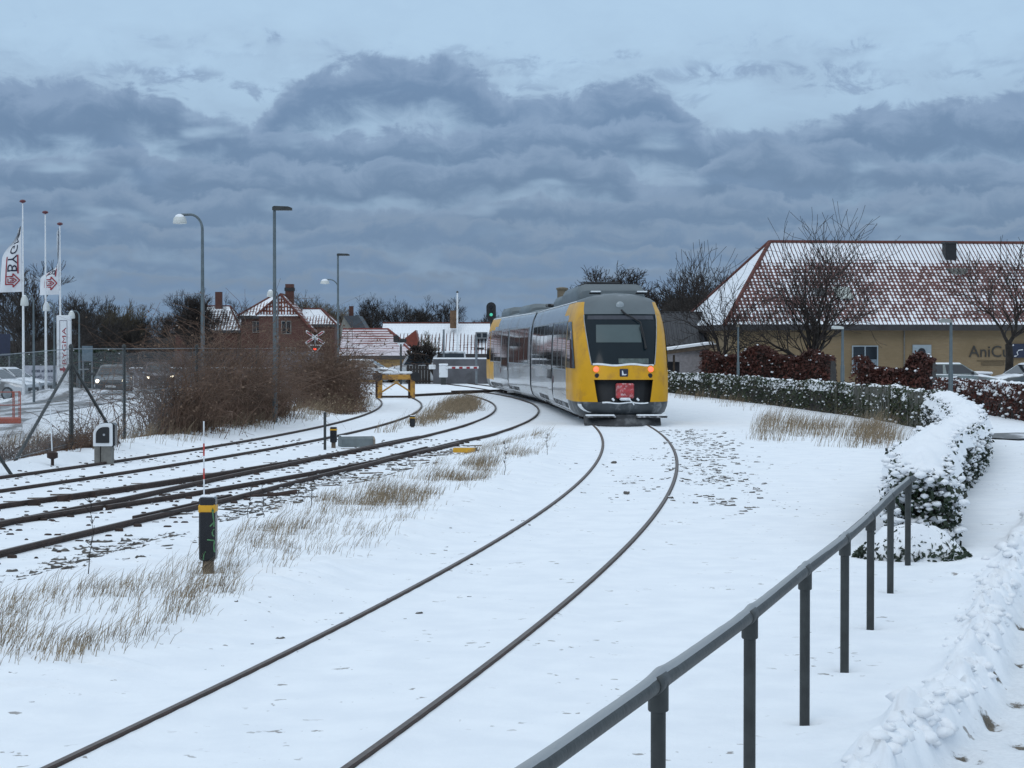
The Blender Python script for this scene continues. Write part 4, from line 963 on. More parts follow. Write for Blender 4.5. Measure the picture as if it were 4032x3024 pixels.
# ================================================================== posts and boxes beside the tracks
def marker(p, h, w, label, wood=.16, scr=False):
    x, y = p[:2]; z = ground_z(x, y); t = thing('marker_post', label, 'marker post', (x, y, z), 0, 'black and yellow marker posts')
    mb = MB(); mb.box((0, 0, wood / 2 - .1), (w * .62, w * .62, wood + .25), 0, 0, .01)
    if scr: mb.tube([(-w * .36, -w * .33, .085), (w * .36, -w * .33, .085)], .006, 5)
    mb.build('stake', M['wood'], t)
    mb = MB(); r = w / 2
    mb.box((0, 0, wood + (h - wood) / 2), (w, w, h - wood), 0, 0, .018); mb.build('sleeve', M['black_gloss'], t)
    mb = MB(); b0 = h - (h - wood) * .245; mb.box((0, 0, b0 + (h - wood) * .065), (w + .008, w + .008, (h - wood) * .135), 0, 0, .012); mb.build('yellow_band', M['yellow_sign'], t)
    mb = MB(); mb.box((0, 0, h + .006), (w * .9, w * .9, .018), 0, 0, .008); mb.build('snow_cap', M['snow_cap'], t)
    if scr:
        g = MB(); yy = -w / 2 - .006; S = (h - wood)
        def stroke(P): g.tube([(a * w, yy, wood + b_ * S) for a, b_ in P], [.0065] * len(P), 5)
        stroke([(.36, .82), (.30, .78), (.36, .83), (.42, .78)]); stroke([(.35, .80), (.40, .68), (.44, .60), (.43, .54)]); stroke([(.43, .61), (.34, .585), (.20, .545)])
        stroke([(.46, .50), (.38, .49), (.33, .45), (.35, .41), (.44, .39)]); stroke([(.02, .335), (.2, .33), (.44, .325), (.46, .30), (.42, .25), (.44, .18), (.47, .14)]); stroke([(-.22, .02), (-.18, .10), (-.08, .15)])
        g.build('scrawl', mat('scrawl_green', (.075, .19, .085), .7, 0, .3, 20), t)
    return t
marker(G(450, 1247), .745, .155, 'large black marker post with yellow band and green scrawl in the foreground grass', .15, True)
marker(G(720.5, 961), .465, .145, 'small black and yellow marker post beside the grey cable box', .12)
marker(G(891, 918), .315, .145, 'farthest small black and yellow marker post in the dry grass', .02)
p = G(441, 1165); st = thing('snow_stake', 'thin white snow stake with red bands behind the large marker post', 'snow stake', (p[0], p[1], ground_z(*p[:2])))
hs = 1.27; zs = [(0, .62, 0), (.62, .74, 1), (.74, .88, 0), (.88, 1.02, 1), (1.02, hs + .05, 0)]
mb = MB(); mb.tube([(0, 0, -.1), (0, 0, hs)], .008, 8); mb.build('stake', M['white_paint'], st, smooth=True)
for a, b_, c_ in zs:
    if c_: mb = MB(); mb.tube([(0, 0, a), (0, 0, b_)], .0095, 8); mb.build('red_band', M['red_paint'], st)
p = G(702, 965); mb = MB(); mb.tube([(0, 0, -.1), (0, 0, .78)], .03, 8); mb.lathe([(.035, .78), (.035, .8), (.01, .82)], n=8); o = mb.build('thin_post', M['galv_dark']); o.location = (p[0], p[1], ground_z(*p[:2])); tag(o, 'thin dark pipe post next to the small marker post', 'post')
p = G(768, 958); t = thing('cable_box', 'low grey concrete cable box with rounded top between siding and turnout', 'cable box', (p[0], p[1], ground_z(*p[:2])), .35)
mb = MB(); mb.prism([(-.17, -.06), (-.17, .18), (-.13, .235), (-.05, .25), (.05, .25), (.13, .235), (.17, .18), (.17, -.06)], -.36, .36, 'yz'); mb.build('housing', mat('grey_box', (.16, .185, .19), .7, 0, .12, 6), t)
mb = MB(); mb.prism([(-.14, -.05), (-.14, .16), (-.05, .225), (.05, .225), (.14, .16), (.14, -.05)], .36, .42, 'yz'); mb.build('end_plate', mat('buff', (.30, .25, .20), .8), t)
mb = MB(); mb.prism([(-.12, .236), (-.05, .262), (.05, .262), (.12, .236)], -.35, .35, 'yz'); mb.build('snow_cap', M['snow_cap'], t)
p = G(1004, 975); t = thing('yellow_beam', 'short yellow steel beam lying in the snow by the turnout end', 'beam', (p[0], p[1], ground_z(*p[:2])), -.12)
mb = MB(); mb.box((0, 0, .07), (.47, .16, .10), 0, 0, .012); mb.build('beam_body', M['yellow_sign'], t); mb = MB(); mb.box((0, .01, .128), (.44, .14, .02), 0, 0, .008); mb.build('snow_cap', M['snow_cap'], t)
mb = MB(); mb.box((.245, 0, .055), (.02, .18, .14)); mb.build('end_plate', M['rail_side'], t)
# thin cable by the large marker post
p0, p1_ = G(345, 1111), G(560, 1112); p0[2] += .03; p1_[2] += .03
mb = MB(); mb.tube([p0, (p0 + p1_) / 2 + (0, 0, .05), p1_], .007, 5); o = mb.build('cable', M['black'], origin=tuple((p0 + p1_) / 2)); tag(o, 'thin dark cable running level behind the large marker post', 'cable')
# fallen lever by the rail
p = G(870, 1068); mb = MB(); mb.tube([(-.5, -.05, .0), (.1, 0, .03), (.38, .02, .07)], [.01, .03, .035], 7); o = mb.build('point_rod', M['rail_side']); o.location = (p[0] - 1.95, p[1] + 0.2, ground_z(p[0] - 1.95, p[1] + .2) + .03); tag(o, 'dark rod lying across the turnout above the large marker post', 'rod')
# ================================================================== chain-link fence on the left
FENCE = [(-9.15, 31.0), (-8.78, 38.3), (-8.55, 42.4), (-7.95, 48.5), (-7.35, 55.5), (-7.15, 59.0)]
fn = thing('chain_link_fence', 'grey chain-link fence with braced steel posts between the siding and the road', 'fence', (-8.55, 42.4, 0))
for i, (x, y) in enumerate(FENCE):
    z = ground_z(x, y); mb = MB(); mb.tube([(x, y, z - .2), (x, y, z + 2.05)], .045 if i in (1, 4) else .035, 8); mb.lathe([(.05, 2.03), (.04, 2.08), (.01, 2.1)], (x, y, z), 8); po = mb.build('post', M['galv_dark'], fn, world=True, smooth=True)
    if i in (0, 1, 4):
        for sg in (-1, 1):
            j = min(max(i + sg, 0), len(FENCE) - 1)
            if j == i: continue
            q = np.array(FENCE[j], float) - np.array((x, y)); q /= np.linalg.norm(q); e = np.array((x, y)) + q * (2.6 if sg < 0 else 2.4) + np.array([.35 * sg, 0])
            mb = MB(); mb.tube([(x, y, z + 1.72), (e[0], e[1], ground_z(*e) - .05)], .032, 7); mb.build('brace', M['galv_dark'], po, world=True, smooth=True)
zz = [ground_z(*p) for p in FENCE]
for k in (2.0, 1.05, .12):
    mb = MB(); mb.tube([(x, y, z + k) for (x, y), z in zip(FENCE, zz)], .009 if k == 2.0 else .005, 5); mb.build('tension_wire', M['galv'], fn, world=True)
Lf = np.r_[0, np.cumsum(np.linalg.norm(np.diff(np.array(FENCE), axis=0), axis=1))]; FA = np.array(FENCE)
def onf(s): return np.c_[np.interp(s, Lf, FA[:, 0]), np.interp(s, Lf, FA[:, 1])]
P0, P1 = [], []
for sg in (-1, 1):
    s = np.arange(-1.9, Lf[-1] + 1.9, .075); a = np.clip(s, 0, Lf[-1]); ok = (s + sg * 1.9 > -.1) & (s + sg * 1.9 < Lf[-1] + .1) & (s >= 0) & (s <= Lf[-1]); s = s[ok]
    for h0, h1 in ((.1, .73), (.73, 1.36), (1.36, 2.0)):
        q0, q1 = onf(np.clip(s + sg * (h0 - 1.0), 0, Lf[-1])), onf(np.clip(s + sg * (h1 - 1.0), 0, Lf[-1]))
        P0.append(np.c_[q0, height(q0[:, 0], q0[:, 1]) * .5 + h0]); P1.append(np.c_[q1, height(q1[:, 0], q1[:, 1]) * .5 + h1])
V, F = segs(np.concatenate(P0), np.concatenate(P1), .0015, .0015, 3); np_mesh('wire_mesh', V, F, M['galv'], fn, world=True)
# ---- bramble and ivy grown through it
M['bramble'] = mat('bramble', (0.140, 0.086, 0.060), .95, 0, .45, 1.5)
M['dead_leaf'] = mat('dead_leaf', (0.15, 0.098, 0.066), .9, 0, .5, 1.2)
def thicket(name, label, P, h, wd, n, nl, seed, cat='bush', leafm='dead_leaf', leaf=.07, grp=None):
    rng = np.random.default_rng(seed); P = np.array(spline(P, .2)); i = rng.integers(0, len(P), n); gap = fbm(i * .16 + 40, i * 0., 2, seed) + rng.normal(0, .10, n); i = np.where(gap < -.12, i[rng.permutation(n)], i); b = P[i] + rng.normal(0, wd, (n, 2)); base = P[len(P) // 2]
    z0 = height(b[:, 0], b[:, 1]); hh = h * np.interp(i / len(P), [0, .08, .5, .9, 1], [.8, 1, 1, .95, .7]) * (1 + 1.1 * fbm(i * .13, i * 0., 3, seed)) * rng.uniform(.3, 1.1, n)
    q = np.c_[b, z0 - .05]; d = np.c_[rng.normal(0, .30, (n, 2)), np.ones(n)]; A, B, Rr = [], [], []; r = rng.uniform(.004, .012, n)
    for k in range(5):
        e = q + d / np.linalg.norm(d, axis=1)[:, None] * (hh / 4.6)[:, None]; A.append(q); B.append(e); Rr.append(r * (1 - k * .14)); q = e
        d = d + np.c_[rng.normal(0, .42, (n, 2)), rng.normal(-.14 - .1 * k, .22, n)]
    A, B, Rr = np.concatenate(A), np.concatenate(B), np.concatenate(Rr)
    j = rng.integers(0, len(A), n * 3); d = rng.normal(size=(n * 3, 3)); d /= np.linalg.norm(d, axis=1)[:, None]; s_ = A[j] * .5 + B[j] * .5
    t = thing(name, label, cat, (base[0], base[1], ground_z(*base)), 0, grp)
    V, F = segs(np.r_[A, s_], np.r_[B, s_ + d * rng.uniform(.12, .45, (n * 3, 1))], np.r_[Rr, Rr[j] * .55], np.r_[Rr * .9, Rr[j] * .3], 3); np_mesh('stems', V, F, M['bramble'], t, world=True)
    j = rng.integers(0, len(A), nl); V, F = leaves(A[j] + rng.normal(0, .10, (nl, 3)), rng.uniform(.5, 1.4, nl) * leaf, rng, .8, .6, .2); np_mesh('dead_leaves', V, F, M[leafm], t, world=True)
    return t
thicket('bramble_thicket', 'broad brown bramble thicket smothering the chain-link fence left of the lamp post', [(-8.35, 45.2), (-7.9, 48.5), (-7.5, 53), (-7.3, 56.0)], 3.0, .40, 1900, 5000, 1)
thicket('bramble_thicket', 'tall dark bramble heap right of the crossing sign beside the siding', [(-6.75, 64.5), (-6.45, 69), (-6.6, 74)], 3.3, .38, 1700, 5500, 2, leaf=.10)
thicket('bramble_thicket', 'narrow brown ivy column climbing beside the nearest straight lamp post', [(-7.1, 56.5), (-7.0, 58.2)], 2.6, .16, 240, 700, 6)
thicket('bramble_thicket', 'low brown scrub at the foot of the braced fence post on the left', [(-10.0, 36), (-9.2, 38), (-8.6, 39.5)], .55, .28, 420, 900, 3)
thicket('bramble_thicket', 'bare leafless shrub growing against the tall braced fence post', [(-9.2, 39.2), (-8.7, 40.2)], 1.35, .25, 90, 60, 4)
thicket('bramble_thicket', 'pale straw-coloured scrub in front of the tall bramble heap', [(-6.0, 62), (-5.6, 66)], .75, .3, 500, 2200, 5, leafm='grass_dry')
# ---- white-framed signal lamp on its concrete block
p = G(226, 996); t = thing('dwarf_signal', 'white-framed black quarter-round dwarf signal on a concrete block', 'signal', (p[0], p[1], ground_z(p[0], p[1])))
mb = MB(); mb.box((-.11, 0, .15), (.11, .30, .42), 0, 0, .01); mb.box((.055, 0, .15), (.19, .30, .42), 0, 0, .01); mb.build('concrete_block', M['concrete'], t)
def dshape(s, n=12):
    P = [(-.18 * s, -.20 * s), (.17 * s, -.20 * s), (.18 * s, -.18 * s), (.18 * s, .20 * s), (.15 * s, .23 * s), (.04 * s, .23 * s)]
    return P + [(.04 * s - .22 * s * math.sin(a), .01 * s + .22 * s * math.cos(a)) for a in np.linspace(.2, 1.5, n)]
mb = MB(); mb.prism(dshape(1.0), -.17, -.12); mb.v = [(x, y, z + .545) for x, y, z in mb.v]; mb.build('frame', M['white_paint'], t)
mb = MB(); mb.prism(dshape(.70), -.185, -.16); mb.v = [(x, y, z + .545) for x, y, z in mb.v]; fc = mb.build('face', M['black'], t)
mb = MB(); mb.lathe([(.022, -.20), (.022, -.18)], (.03, 0, .56), 10, axis='y'); mb.build('lens', mat('lens_dim', (.3, .32, .34), .2), fc)
mb = MB(); mb.box((.06, .05, .55), (.30, .30, .44), 0, 0, .03); mb.build('housing', M['black_gloss'], t)
p = G(113.5, 1003); t = thing('stake', 'short white stake with a dark clamp at its foot near the siding', 'stake', (p[0], p[1], ground_z(p[0], p[1])))
mb = MB(); mb.tube([(0, 0, .1), (-.04, 0, 1.1)], .012, 7); mb.build('rod', M['white_paint'], t); mb = MB(); mb.lathe([(.03, -.1), (.03, .12), (.10, .15), (.10, .24), (.03, .27)], n=9); mb.build('clamp', M['rail_side'], t)
# ---- orange trolley frame at the left edge
p = G(20, 912); t = thing('trolley', 'orange steel tube trolley standing in the snow at the left edge', 'trolley', (p[0], p[1], ground_z(p[0], p[1])), .3)
M['orange'] = mat('orange', (0.36, 0.065, 0.025), .55, 0, .15, 5)
mb = MB(); mb.box((0, 0, .1), (.62, 1.0, .16), 0, 0, .02); mb.build('base', M['orange'], t)
mb = MB()
for x in (-.29, .12, .29): mb.tube([(x, -.4, .15), (x, -.4, .92), (x, .4, .92), (x, .4, .15)], .017, 6)
for z in (.55, .92): mb.tube([(-.29, -.4, z), (.29, -.4, z)], .017, 6)
mb.build('tube_frame', M['orange'], t)
# ================================================================== flagpoles, flags, pylon
M['flag_white'] = mat('flag_white', (0.62, 0.64, 0.67), .8, 0, .05, 3)
M['flag_red'] = mat('flag_red', (0.28, 0.022, 0.03), .8); M['flag_navy'] = mat('flag_navy', (0.012, 0.014, 0.035), .8)
def flagpole(xp, yb, yt, D, label, r=.062):
    b = AT(xp, yb, D); tp = AT(xp, yt, D)[2]; z0 = ground_z(b[0], D) - .1
    t = thing('flagpole', label, 'flagpole', (b[0], D, z0), 0, 'white flagpoles on the left')
    mb = MB(); mb.tube([(0, 0, 0), (0, 0, 1.2), (0, 0, tp - z0 - .12)], [r * 1.15, r, r * .42], 12); mb.build('pole', M['white_paint'], t, smooth=True)
    mb = MB(); mb.lathe([(.02, -.12), (.13, -.07), (.15, -.03), (.1, .02), (.02, .04)], (0, 0, tp - z0), 12); mb.build('knob', mat('knob_dark', (.09, .012, .02), .5), t, smooth=True); return b[0], tp
def flag(label, x0, D, z0, H, W, prof, text, upto, seed):
    """tall flag hanging from the pole towards the left; prof(v) = share of the width still spread"""
    def Fm(u, v, t=0.0):
        k = prof(v); s = seed
        return (x0 - .06 - W * u * k, D + .14 * math.sin(u * 4.2 + v * 5 + s) * (.25 + u) * (1.3 - .5 * k) - t, z0 + H * v - (.05 + .42 * (1 - k)) * u * W * .9)
    f = thing('flag', label, 'flag', (x0, D, z0), 0, 'white flags with red arrow')
    mb = MB(); mb.grid([[Fm(u, v) for u in np.linspace(0, 1, 13)] for v in np.linspace(0, 1, 40)]); mb.build('cloth', M['flag_white'], f, world=True, smooth=True)
    # lettering runs up the flag
    cap = .30 * W
    mb = text_mb(text, .78 * W, lambda a, b, c: Fm(.66 - b / W * .84, .275 + a / H * .92, .02), align='LEFT')
    mb.f2 = None; mb.build('lettering', M['flag_navy'], f, world=True, recalc=False)
    rd = MB()
    def line(Q, w_=.026):
        for (u0, v0), (u1, v1) in zip(Q[:-1], Q[1:]):
            n = max(2, int(np.hypot((u1 - u0) * W, (v1 - v0) * H) / .12)); du, dv = (u1 - u0) * W, (v1 - v0) * H; l = math.hypot(du, dv); pu, pv = -dv / l * w_ / W, du / l * w_ / H
            rd.grid([[Fm(u0 + (u1 - u0) * q + pu * s, v0 + (v1 - v0) * q + pv * s, .024) for s in (-1, 1)] for q in np.linspace(-.02, 1.02, n)])
    # arrow with nested outline, point to the pole
    cv = .165; A = lambda k: [(.72 * k + .40 * (1 - k), cv - .055 * k), (.40, cv - .055 * k), (.40, cv - .095 * k), (.40 - .30 * k, cv), (.40, cv + .095 * k), (.40, cv + .055 * k), (.72 * k + .40 * (1 - k), cv + .055 * k)]
    line(A(1.0)); line([(.62, cv + .03), (.62, cv - .03), (.38, cv - .03), (.24, cv), (.38, cv + .03), (.55, cv + .03)], .022); line([(.54, cv - .008), (.40, cv - .008), (.36, cv + .006), (.46, cv + .01)], .018)
    line([(.72, cv - .055), (.72, upto)]); line([(.17, cv + .10), (.17, min(upto + .02, .98))], .03)
    rd.build('red_outline', M['flag_red'], f, world=True, recalc=False)
x0, tp = flagpole(51, 850, 433, 85.0, 'tallest white flagpole, leftmost, flying a spread flag')
flag('white flag with arrow and letters twisted at mid height, on the leftmost pole', x0, 85.0, AT(51, 630, 85)[2], 3.12, .95, lambda v: (1.0 - .10 * v) * (1 - .88 * float(sstep(.46, 1.02, v))), 'BYGMA', .50, 1.0)
flagpole(99.5, 855, 457, 88.0, 'white flagpole without a flag, middle of the three')
x0, tp = flagpole(131, 846, 482, 92.0, 'shortest white flagpole, right of the bare pole, with a half furled flag')
flag('half furled white flag with arrow on the shortest pole', x0, 92.0, AT(131, 636, 92)[2], 3.3, .92, lambda v: .05 + .95 * (1 - float(sstep(.22, .56, v))), 'BYGMA', .36, 2.2)
t = thing('pylon_sign', 'tall white pylon sign with narrow vertical lettering behind the flagpoles', 'sign', (-20.95, 90, ground_z(-20.95, 90) - .1))
mb = MB(); mb.box((0, 0, 1.95), (.64, .28, 4.0), 0, 0, .02); mb.build('body', M['white_paint'], t)
mb = MB()
for x in (-.17, .17): mb.box((x, -.145, 2.55), (.018, .012, 2.3))
mb.box((0, -.145, 3.70), (.35, .012, .018)); mb.build('border', mat('sign_purple', (.05, .04, .09), .6), t)
mb = text_mb('BYGMA', .30, lambda a, b, c: (.11 - b * .9 + .02, -.146, 1.62 + a * 1.75), align='LEFT'); mb.build('lettering', M['flag_red'], t, recalc=False)
mb = MB(); mb.prism([(-.16, 1.36), (-.02, 1.36), (-.02, 1.27), (.15, 1.42), (-.02, 1.57), (-.02, 1.48), (-.16, 1.48)], -.152, -.146); mb.build('arrow_mark', M['flag_red'], t)
t = thing('banner', 'pale banner with two lines of dark lettering behind the parked cars', 'banner', (-24.6, 101, ground_z(-24.6, 101)))
mb = MB(); mb.box((0, 0, 1.05), (1.95, .05, .86)); mb.build('sheet', mat('banner_pale', (.36, .37, .42), .8), t)
mb = MB()
for x in (-.9, 0, .9): mb.tube([(x, .06, -.1), (x, .06, 1.5)], .03, 6)
mb.build('stand', M['wood'], t)
mb = text_mb('Bygma', .30, lambda a, b, c: (a + .18, -.03, .80 + b)); rngs = np.random.default_rng(2); x = -.62
while x < .6:
    w_ = rngs.uniform(.05, .12); mb.box((x + w_ / 2, -.029, 1.17 + rngs.uniform(0, .03)), (w_, .006, rngs.uniform(.08, .15))); x += w_ + rngs.choice([.02, .02, .02, .09])
x = -.62
while x < -.2:
    w_ = rngs.uniform(.04, .09); mb.box((x + w_ / 2, -.029, .87 + rngs.uniform(0, .02)), (w_, .006, rngs.uniform(.07, .11))); x += w_ + .025
mb.build('lettering', M['dark_blue'], t, recalc=False)
def board(name, label, x, y, w_, z0, z1, m, posts=True, cat='sign'):
    t = thing(name, label, cat, (x, y, ground_z(x, y))); mb = MB(); mb.box((0, 0, (z0 + z1) / 2), (w_, .06, z1 - z0), 0, 0, .01); mb.build('panel', m, t)
    if posts:
        mb = MB()
        for s in (-1, 1): mb.tube([(s * w_ * .42, .06, -.1), (s * w_ * .42, .06, z1)], .035, 7)
        mb.build('post', M['galv'], t)
    return t
q = AT(188.5, 764, 105); board('sign_board', 'grey-blue sign board seen from behind on two posts by the road', q[0], 105, .58, 1.35 - ground_z(q[0], 105), 2.2 - ground_z(q[0], 105), mat('board_grey', (.10, .14, .17), .6))
q = AT(8, 735, 96); board('sign_board', 'black board at the left edge above the parked cars', q[0] - .1, 96, .85, 2.0, 3.1, M['dark_blue'])
q = AT(179, 800, 100); t = thing('bike_rail', 'low white tubular rail beside the road sign', 'railing', (q[0], 100, ground_z(q[0], 100))); mb = MB(); mb.tube([(-.3, 0, -.1), (-.3, 0, 1.15), (-.2, 0, 1.25), (.3, 0, 1.27)], .03, 7); mb.tube([(.05, 0, -.1), (.05, 0, 1.26)], .025, 7); mb.build('tube_frame', M['galv'], t)
for xx, yt, yb, lab in ((108, 700, 752, 'pale birch trunk seen between the two left flagpoles'), (219, 0, 0, '')):
    pass
# ================================================================== lamps
def arm_lamp(label, x, D, z, reach, pr=.06, shade=.30, grp='street lamps', arm_r=.7):
    g = ground_z(x, D); t = thing('street_lamp', label, 'street lamp', (x, D, g)); z -= g; s = -1 if reach < 0 else 1; reach = abs(reach)
    P = [(0, 0, -.2), (0, 0, 1.2), (0, 0, z - arm_r)] + [(s * arm_r * .8 * (1 - math.cos(a)), 0, z - arm_r + arm_r * math.sin(a)) for a in np.linspace(.2, 1.5, 7)] + [(s * reach, 0, z - .01)]
    mb = MB(); mb.tube(P, [pr * 1.25, pr * 1.25] + [pr * .8] * 2 + [pr * .7] * (len(P) - 4), 9); mb.build('pole', M['pole'], t, smooth=True)
    mb = MB(); mb.lathe([(shade * .25, .0), (shade * .55, -.05), (shade * .9, -.20), (shade, -.40), (shade * .95, -.44), (shade * .3, -.46)], (s * (reach + shade * .15), 0, z + .02), 16); mb.build('lamp_shade', M['lamp_white'], t, smooth=True); return t
arm_lamp('tall curved-arm street lamp with white shade, left of the others', -14.47, 90, 8.33, -1.0, .085, .33)
def head_lamp(label, x, D, z, hl, pr=.05, hw=.22, m=None, second=False):
    g = ground_z(x, D); t = thing('street_lamp', label, 'street lamp', (x, D, g)); z -= g
    mb = MB(); mb.tube([(0, 0, -.2), (0, 0, 1.5), (0, 0, 1.55), (0, 0, z - .05)], [pr * 1.25, pr * 1.25, pr * .95, pr * .75], 10); mb.build('pole', M['pole'], t, smooth=True)
    a, b = min(0, hl) - .05, max(0, hl) + .02
    mb = MB(); mb.prism([(a, -.02), (a, .07), (a + .05, .10), (b - .1, .085), (b, .05), (b, -.02)], -hw / 2, hw / 2); mb.v = [(x_, y_, z_ + z - .05) for x_, y_, z_ in mb.v]; mb.build('lamp_head', m or M['galv_dark'], t)
    if second:
        P = [(0, 0, z - 1.75)] + [(-.45 * (1 - math.cos(a)), 0, z - 1.75 + .45 * math.sin(a)) for a in np.linspace(.2, 1.57, 6)] + [(-.60, 0, z - 1.30)]
        mb = MB(); mb.tube(P, .03, 7); mb.build('arm', M['pole'], t, smooth=True); mb = MB(); mb.lathe([(.06, 0), (.14, -.03), (.22, -.12), (.24, -.24), (.05, -.26)], (-.68, 0, z - 1.28), 14); mb.build('lamp_shade', M['lamp_white'], t, smooth=True)
    return t
head_lamp('straight grey lamp post with flat head, standing nearest beside the brambles', -6.66, 54, 6.05, .47, .058)
head_lamp('lamp post with a flat head above and a small white shade on a lower arm', -9.04, 100, 6.95, .58, .065, .25, second=True)
arm_lamp('distant curved-arm lamp peeping out behind the nearest straight lamp post', -14.85, 122, 5.75, -.42, .05, .24, arm_r=.35)
arm_lamp('small curved-arm lamp between the two left flagpoles', AT(72.5, 700, 80.6)[0], 80.6, 4.3, -.35, .045, .17, arm_r=.3)
arm_lamp('small curved-arm lamp just right of the bare flagpole', AT(117, 700, 95)[0], 95, 4.35, -.35, .045, .18, arm_r=.3)
arm_lamp('small curved-arm lamp right of the pylon sign', AT(171, 700, 110)[0], 110, 4.2, -.4, .05, .2, arm_r=.3)
head_lamp('park lamp with flat square head beside the bare tree left of the yellow building', AT(1594.5, 760, 83)[0], 83, 3.08, .0, .05, .42, mat('lamp_buff', (.20, .17, .13), .6))
t = head_lamp('park lamp with cream head in front of the yellow building window', AT(1820, 760, 71)[0], 71, 2.88, -.34, .06, .30, M['lamp_white'])
head_lamp('park lamp with grey head nearest behind the snowy hedge', AT(2054, 760, 56)[0], 56, 2.93, -.28, .055, .26, mat('lamp_grey', (.26, .27, .26), .6, snow=(.6, .3)))
# ================================================================== level crossing and buffer stop
bx, by = -4.95, 82.3; t = thing('buffer_stop', 'yellow steel buffer stop with black buffers and snow on its beam at the siding end', 'buffer stop', (bx, by, 0), .12)
for s in (-1, 1):
    mb = MB(); mb.box((s * .70, 0, .40), (.20, .10, 1.0), 0, 0, .01); mb.box((s * .70 - .14, .10, .40), (.10, .08, .95), 0, 1); mb.build('upright', [M['yellow_rust'], M['rail_side']], t)
    mb = MB(); mb.lathe([(.20, -.22), (.20, -.16), (.09, -.15), (.09, .05)], (s * .82, 0, .88), 14, axis='y'); mb.box((s * .80, .02, .86), (.36, .2, .26), 0, 0, .03); mb.build('buffer', M['black'], t)
mb = MB(); mb.box((0, 0, .86), (1.2, .14, .22), 0, 0, .015); mb.build('cross_beam', M['yellow_rust'], t)
mb = MB(); mb.box((-.12, 0, 1.05), (1.6, .20, .10), 0, 0, .03); mb.build('snow_cap', M['snow_cap'], t)
mb = MB()
for s in (-1, 1): mb.tube([(s * .62, .02, .22), (0, .0, .62)], .04, 6)
mb.build('brace', M['yellow_rust'], t)
mb = MB(); mb.box((0, -.02, .02), (1.3, .08, .09)); mb.build('foot_bar', M['rail_side'], t)
x, D = -11.67, 114; t = thing('crossing_sign', 'white and red level crossing cross with a lit red lamp below', 'crossing sign', (x, D, ground_z(x, D))); g = ground_z(x, D)
mb = MB(); mb.tube([(0, .05, -.1), (0, .05, 2.75 - g)], .05, 8); mb.build('post', M['galv'], t)
for s in (-1, 1):
    mb = MB(); a = .62; d_ = np.array([.55, s * .36]); n_ = np.array([-d_[1], d_[0]]) / np.linalg.norm(d_) * .075
    mb.prism([tuple(-d_ - n_), tuple(d_ - n_), tuple(d_ + n_), tuple(-d_ + n_)], -.02 - .01 * s, .0 - .01 * s); mb.v = [(a_, b_, c_ + 2.72 - g) for a_, b_, c_ in mb.v]; ar = mb.build('cross_arm', M['white_paint'], t)
    for q in (-1, 1):
        r = MB(); e = d_ * .86 * q; f_ = d_ * .30 * q; r.prism([tuple(f_ - n_ * .55), tuple(e - n_ * .55), tuple(e + n_ * .55), tuple(f_ + n_ * .55)], -.03 - .01 * s, -.022 - .01 * s); r.v = [(a_, b_, c_ + 2.72 - g) for a_, b_, c_ in r.v]; r.build('red_stripe', M['flag_red'], ar)
mb = MB(); mb.prism([(-.46, .22), (.46, .22), (0, -.36)], -.02, .03); mb.v = [(a_, b_ - .02, c_ + 2.06 - g) for a_, b_, c_ in mb.v]; lb = mb.build('lamp_board', M['white_paint'], t)
mb = MB(); mb.prism([(-.34, .155), (.34, .155), (0, -.26)], -.05, -.03); mb.v = [(a_, b_ - .02, c_ + 2.06 - g) for a_, b_, c_ in mb.v]; mb.build('lamp_face', M['black'], lb)
mb = MB(); mb.lathe([(.085, -.10), (.085, -.06)], (0, 0, 2.03 - g), 12, axis='y'); mb.build('red_lamp', mat('red_light', (.5, .03, .02), .4, emit=(1, .07, .03), es=4), lb)
x, D = 1.05, 0; D = 119; x = AT(1061, 673, D)[0]; g = ground_z(x, D); t = thing('track_signal', 'black oval signal head showing green, above the far end of the railcar', 'signal', (x, D, g))
mb = MB(); mb.tube([(0, .1, -.1), (0, .1, 4.6 - g)], .07, 8); mb.build('post', M['galv_dark'], t)
mb = MB(); P = [(.30 * math.cos(a), .27 * (1 if math.sin(a) > 0 else -1) + .30 * math.sin(a)) for a in np.linspace(0, 2 * math.pi, 28, endpoint=False)]; mb.prism(P, -.04, .02); mb.v = [(a_, b_, c_ + 4.34 - g) for a_, b_, c_ in mb.v]; bd = mb.build('back_board', M['black'], t)
for zz_, on in ((.28, 0), (.02, 0), (-.20, 1)):
    mb = MB(); mb.lathe([(.10, -.09), (.10, -.045)], (0, 0, 4.34 - g + zz_), 12, axis='y'); mb.build('green_lens' if on else 'dark_lens', mat('green_light', (.05, .4, .3), .4, emit=(.16, 1.0, .62), es=.35) if on else M['black_gloss'], bd)
# crossing gear right of the buffer stop
x, D = AT(866, 760, 113)[0], 113; g = ground_z(x, D); t = thing('crossing_signal', 'black crossing lamp seen from behind on a post above the buffer stop', 'crossing signal', (x, D, g))
mb = MB(); mb.tube([(0, 0, -.1), (0, 0, 2.3 - g)], .06, 8); mb.build('post', M['galv_dark'], t); mb = MB(); mb.box((-.28, 0, 2.62 - g), (.32, .2, .42), 0, 0, .05); mb.box((.08, 0, 2.52 - g), (.5, .2, .22), 0, 0, .05); mb.build('lamp_head', M['black'], t)
mb = MB(); mb.prism([(-.3, .3), (.25, .3), (0, -.1)], -.03, .0); mb.v = [(a_, b_, c_ + 2.18 - g) for a_, b_, c_ in mb.v]; mb.build('back_plate', M['white_paint'], t)
x, D = AT(1029, 760, 112)[0], 112; g = ground_z(x, D); t = thing('crossing_signal', 'slim grey crossing post with black side lamp left of the railcar', 'crossing signal', (x, D, g))
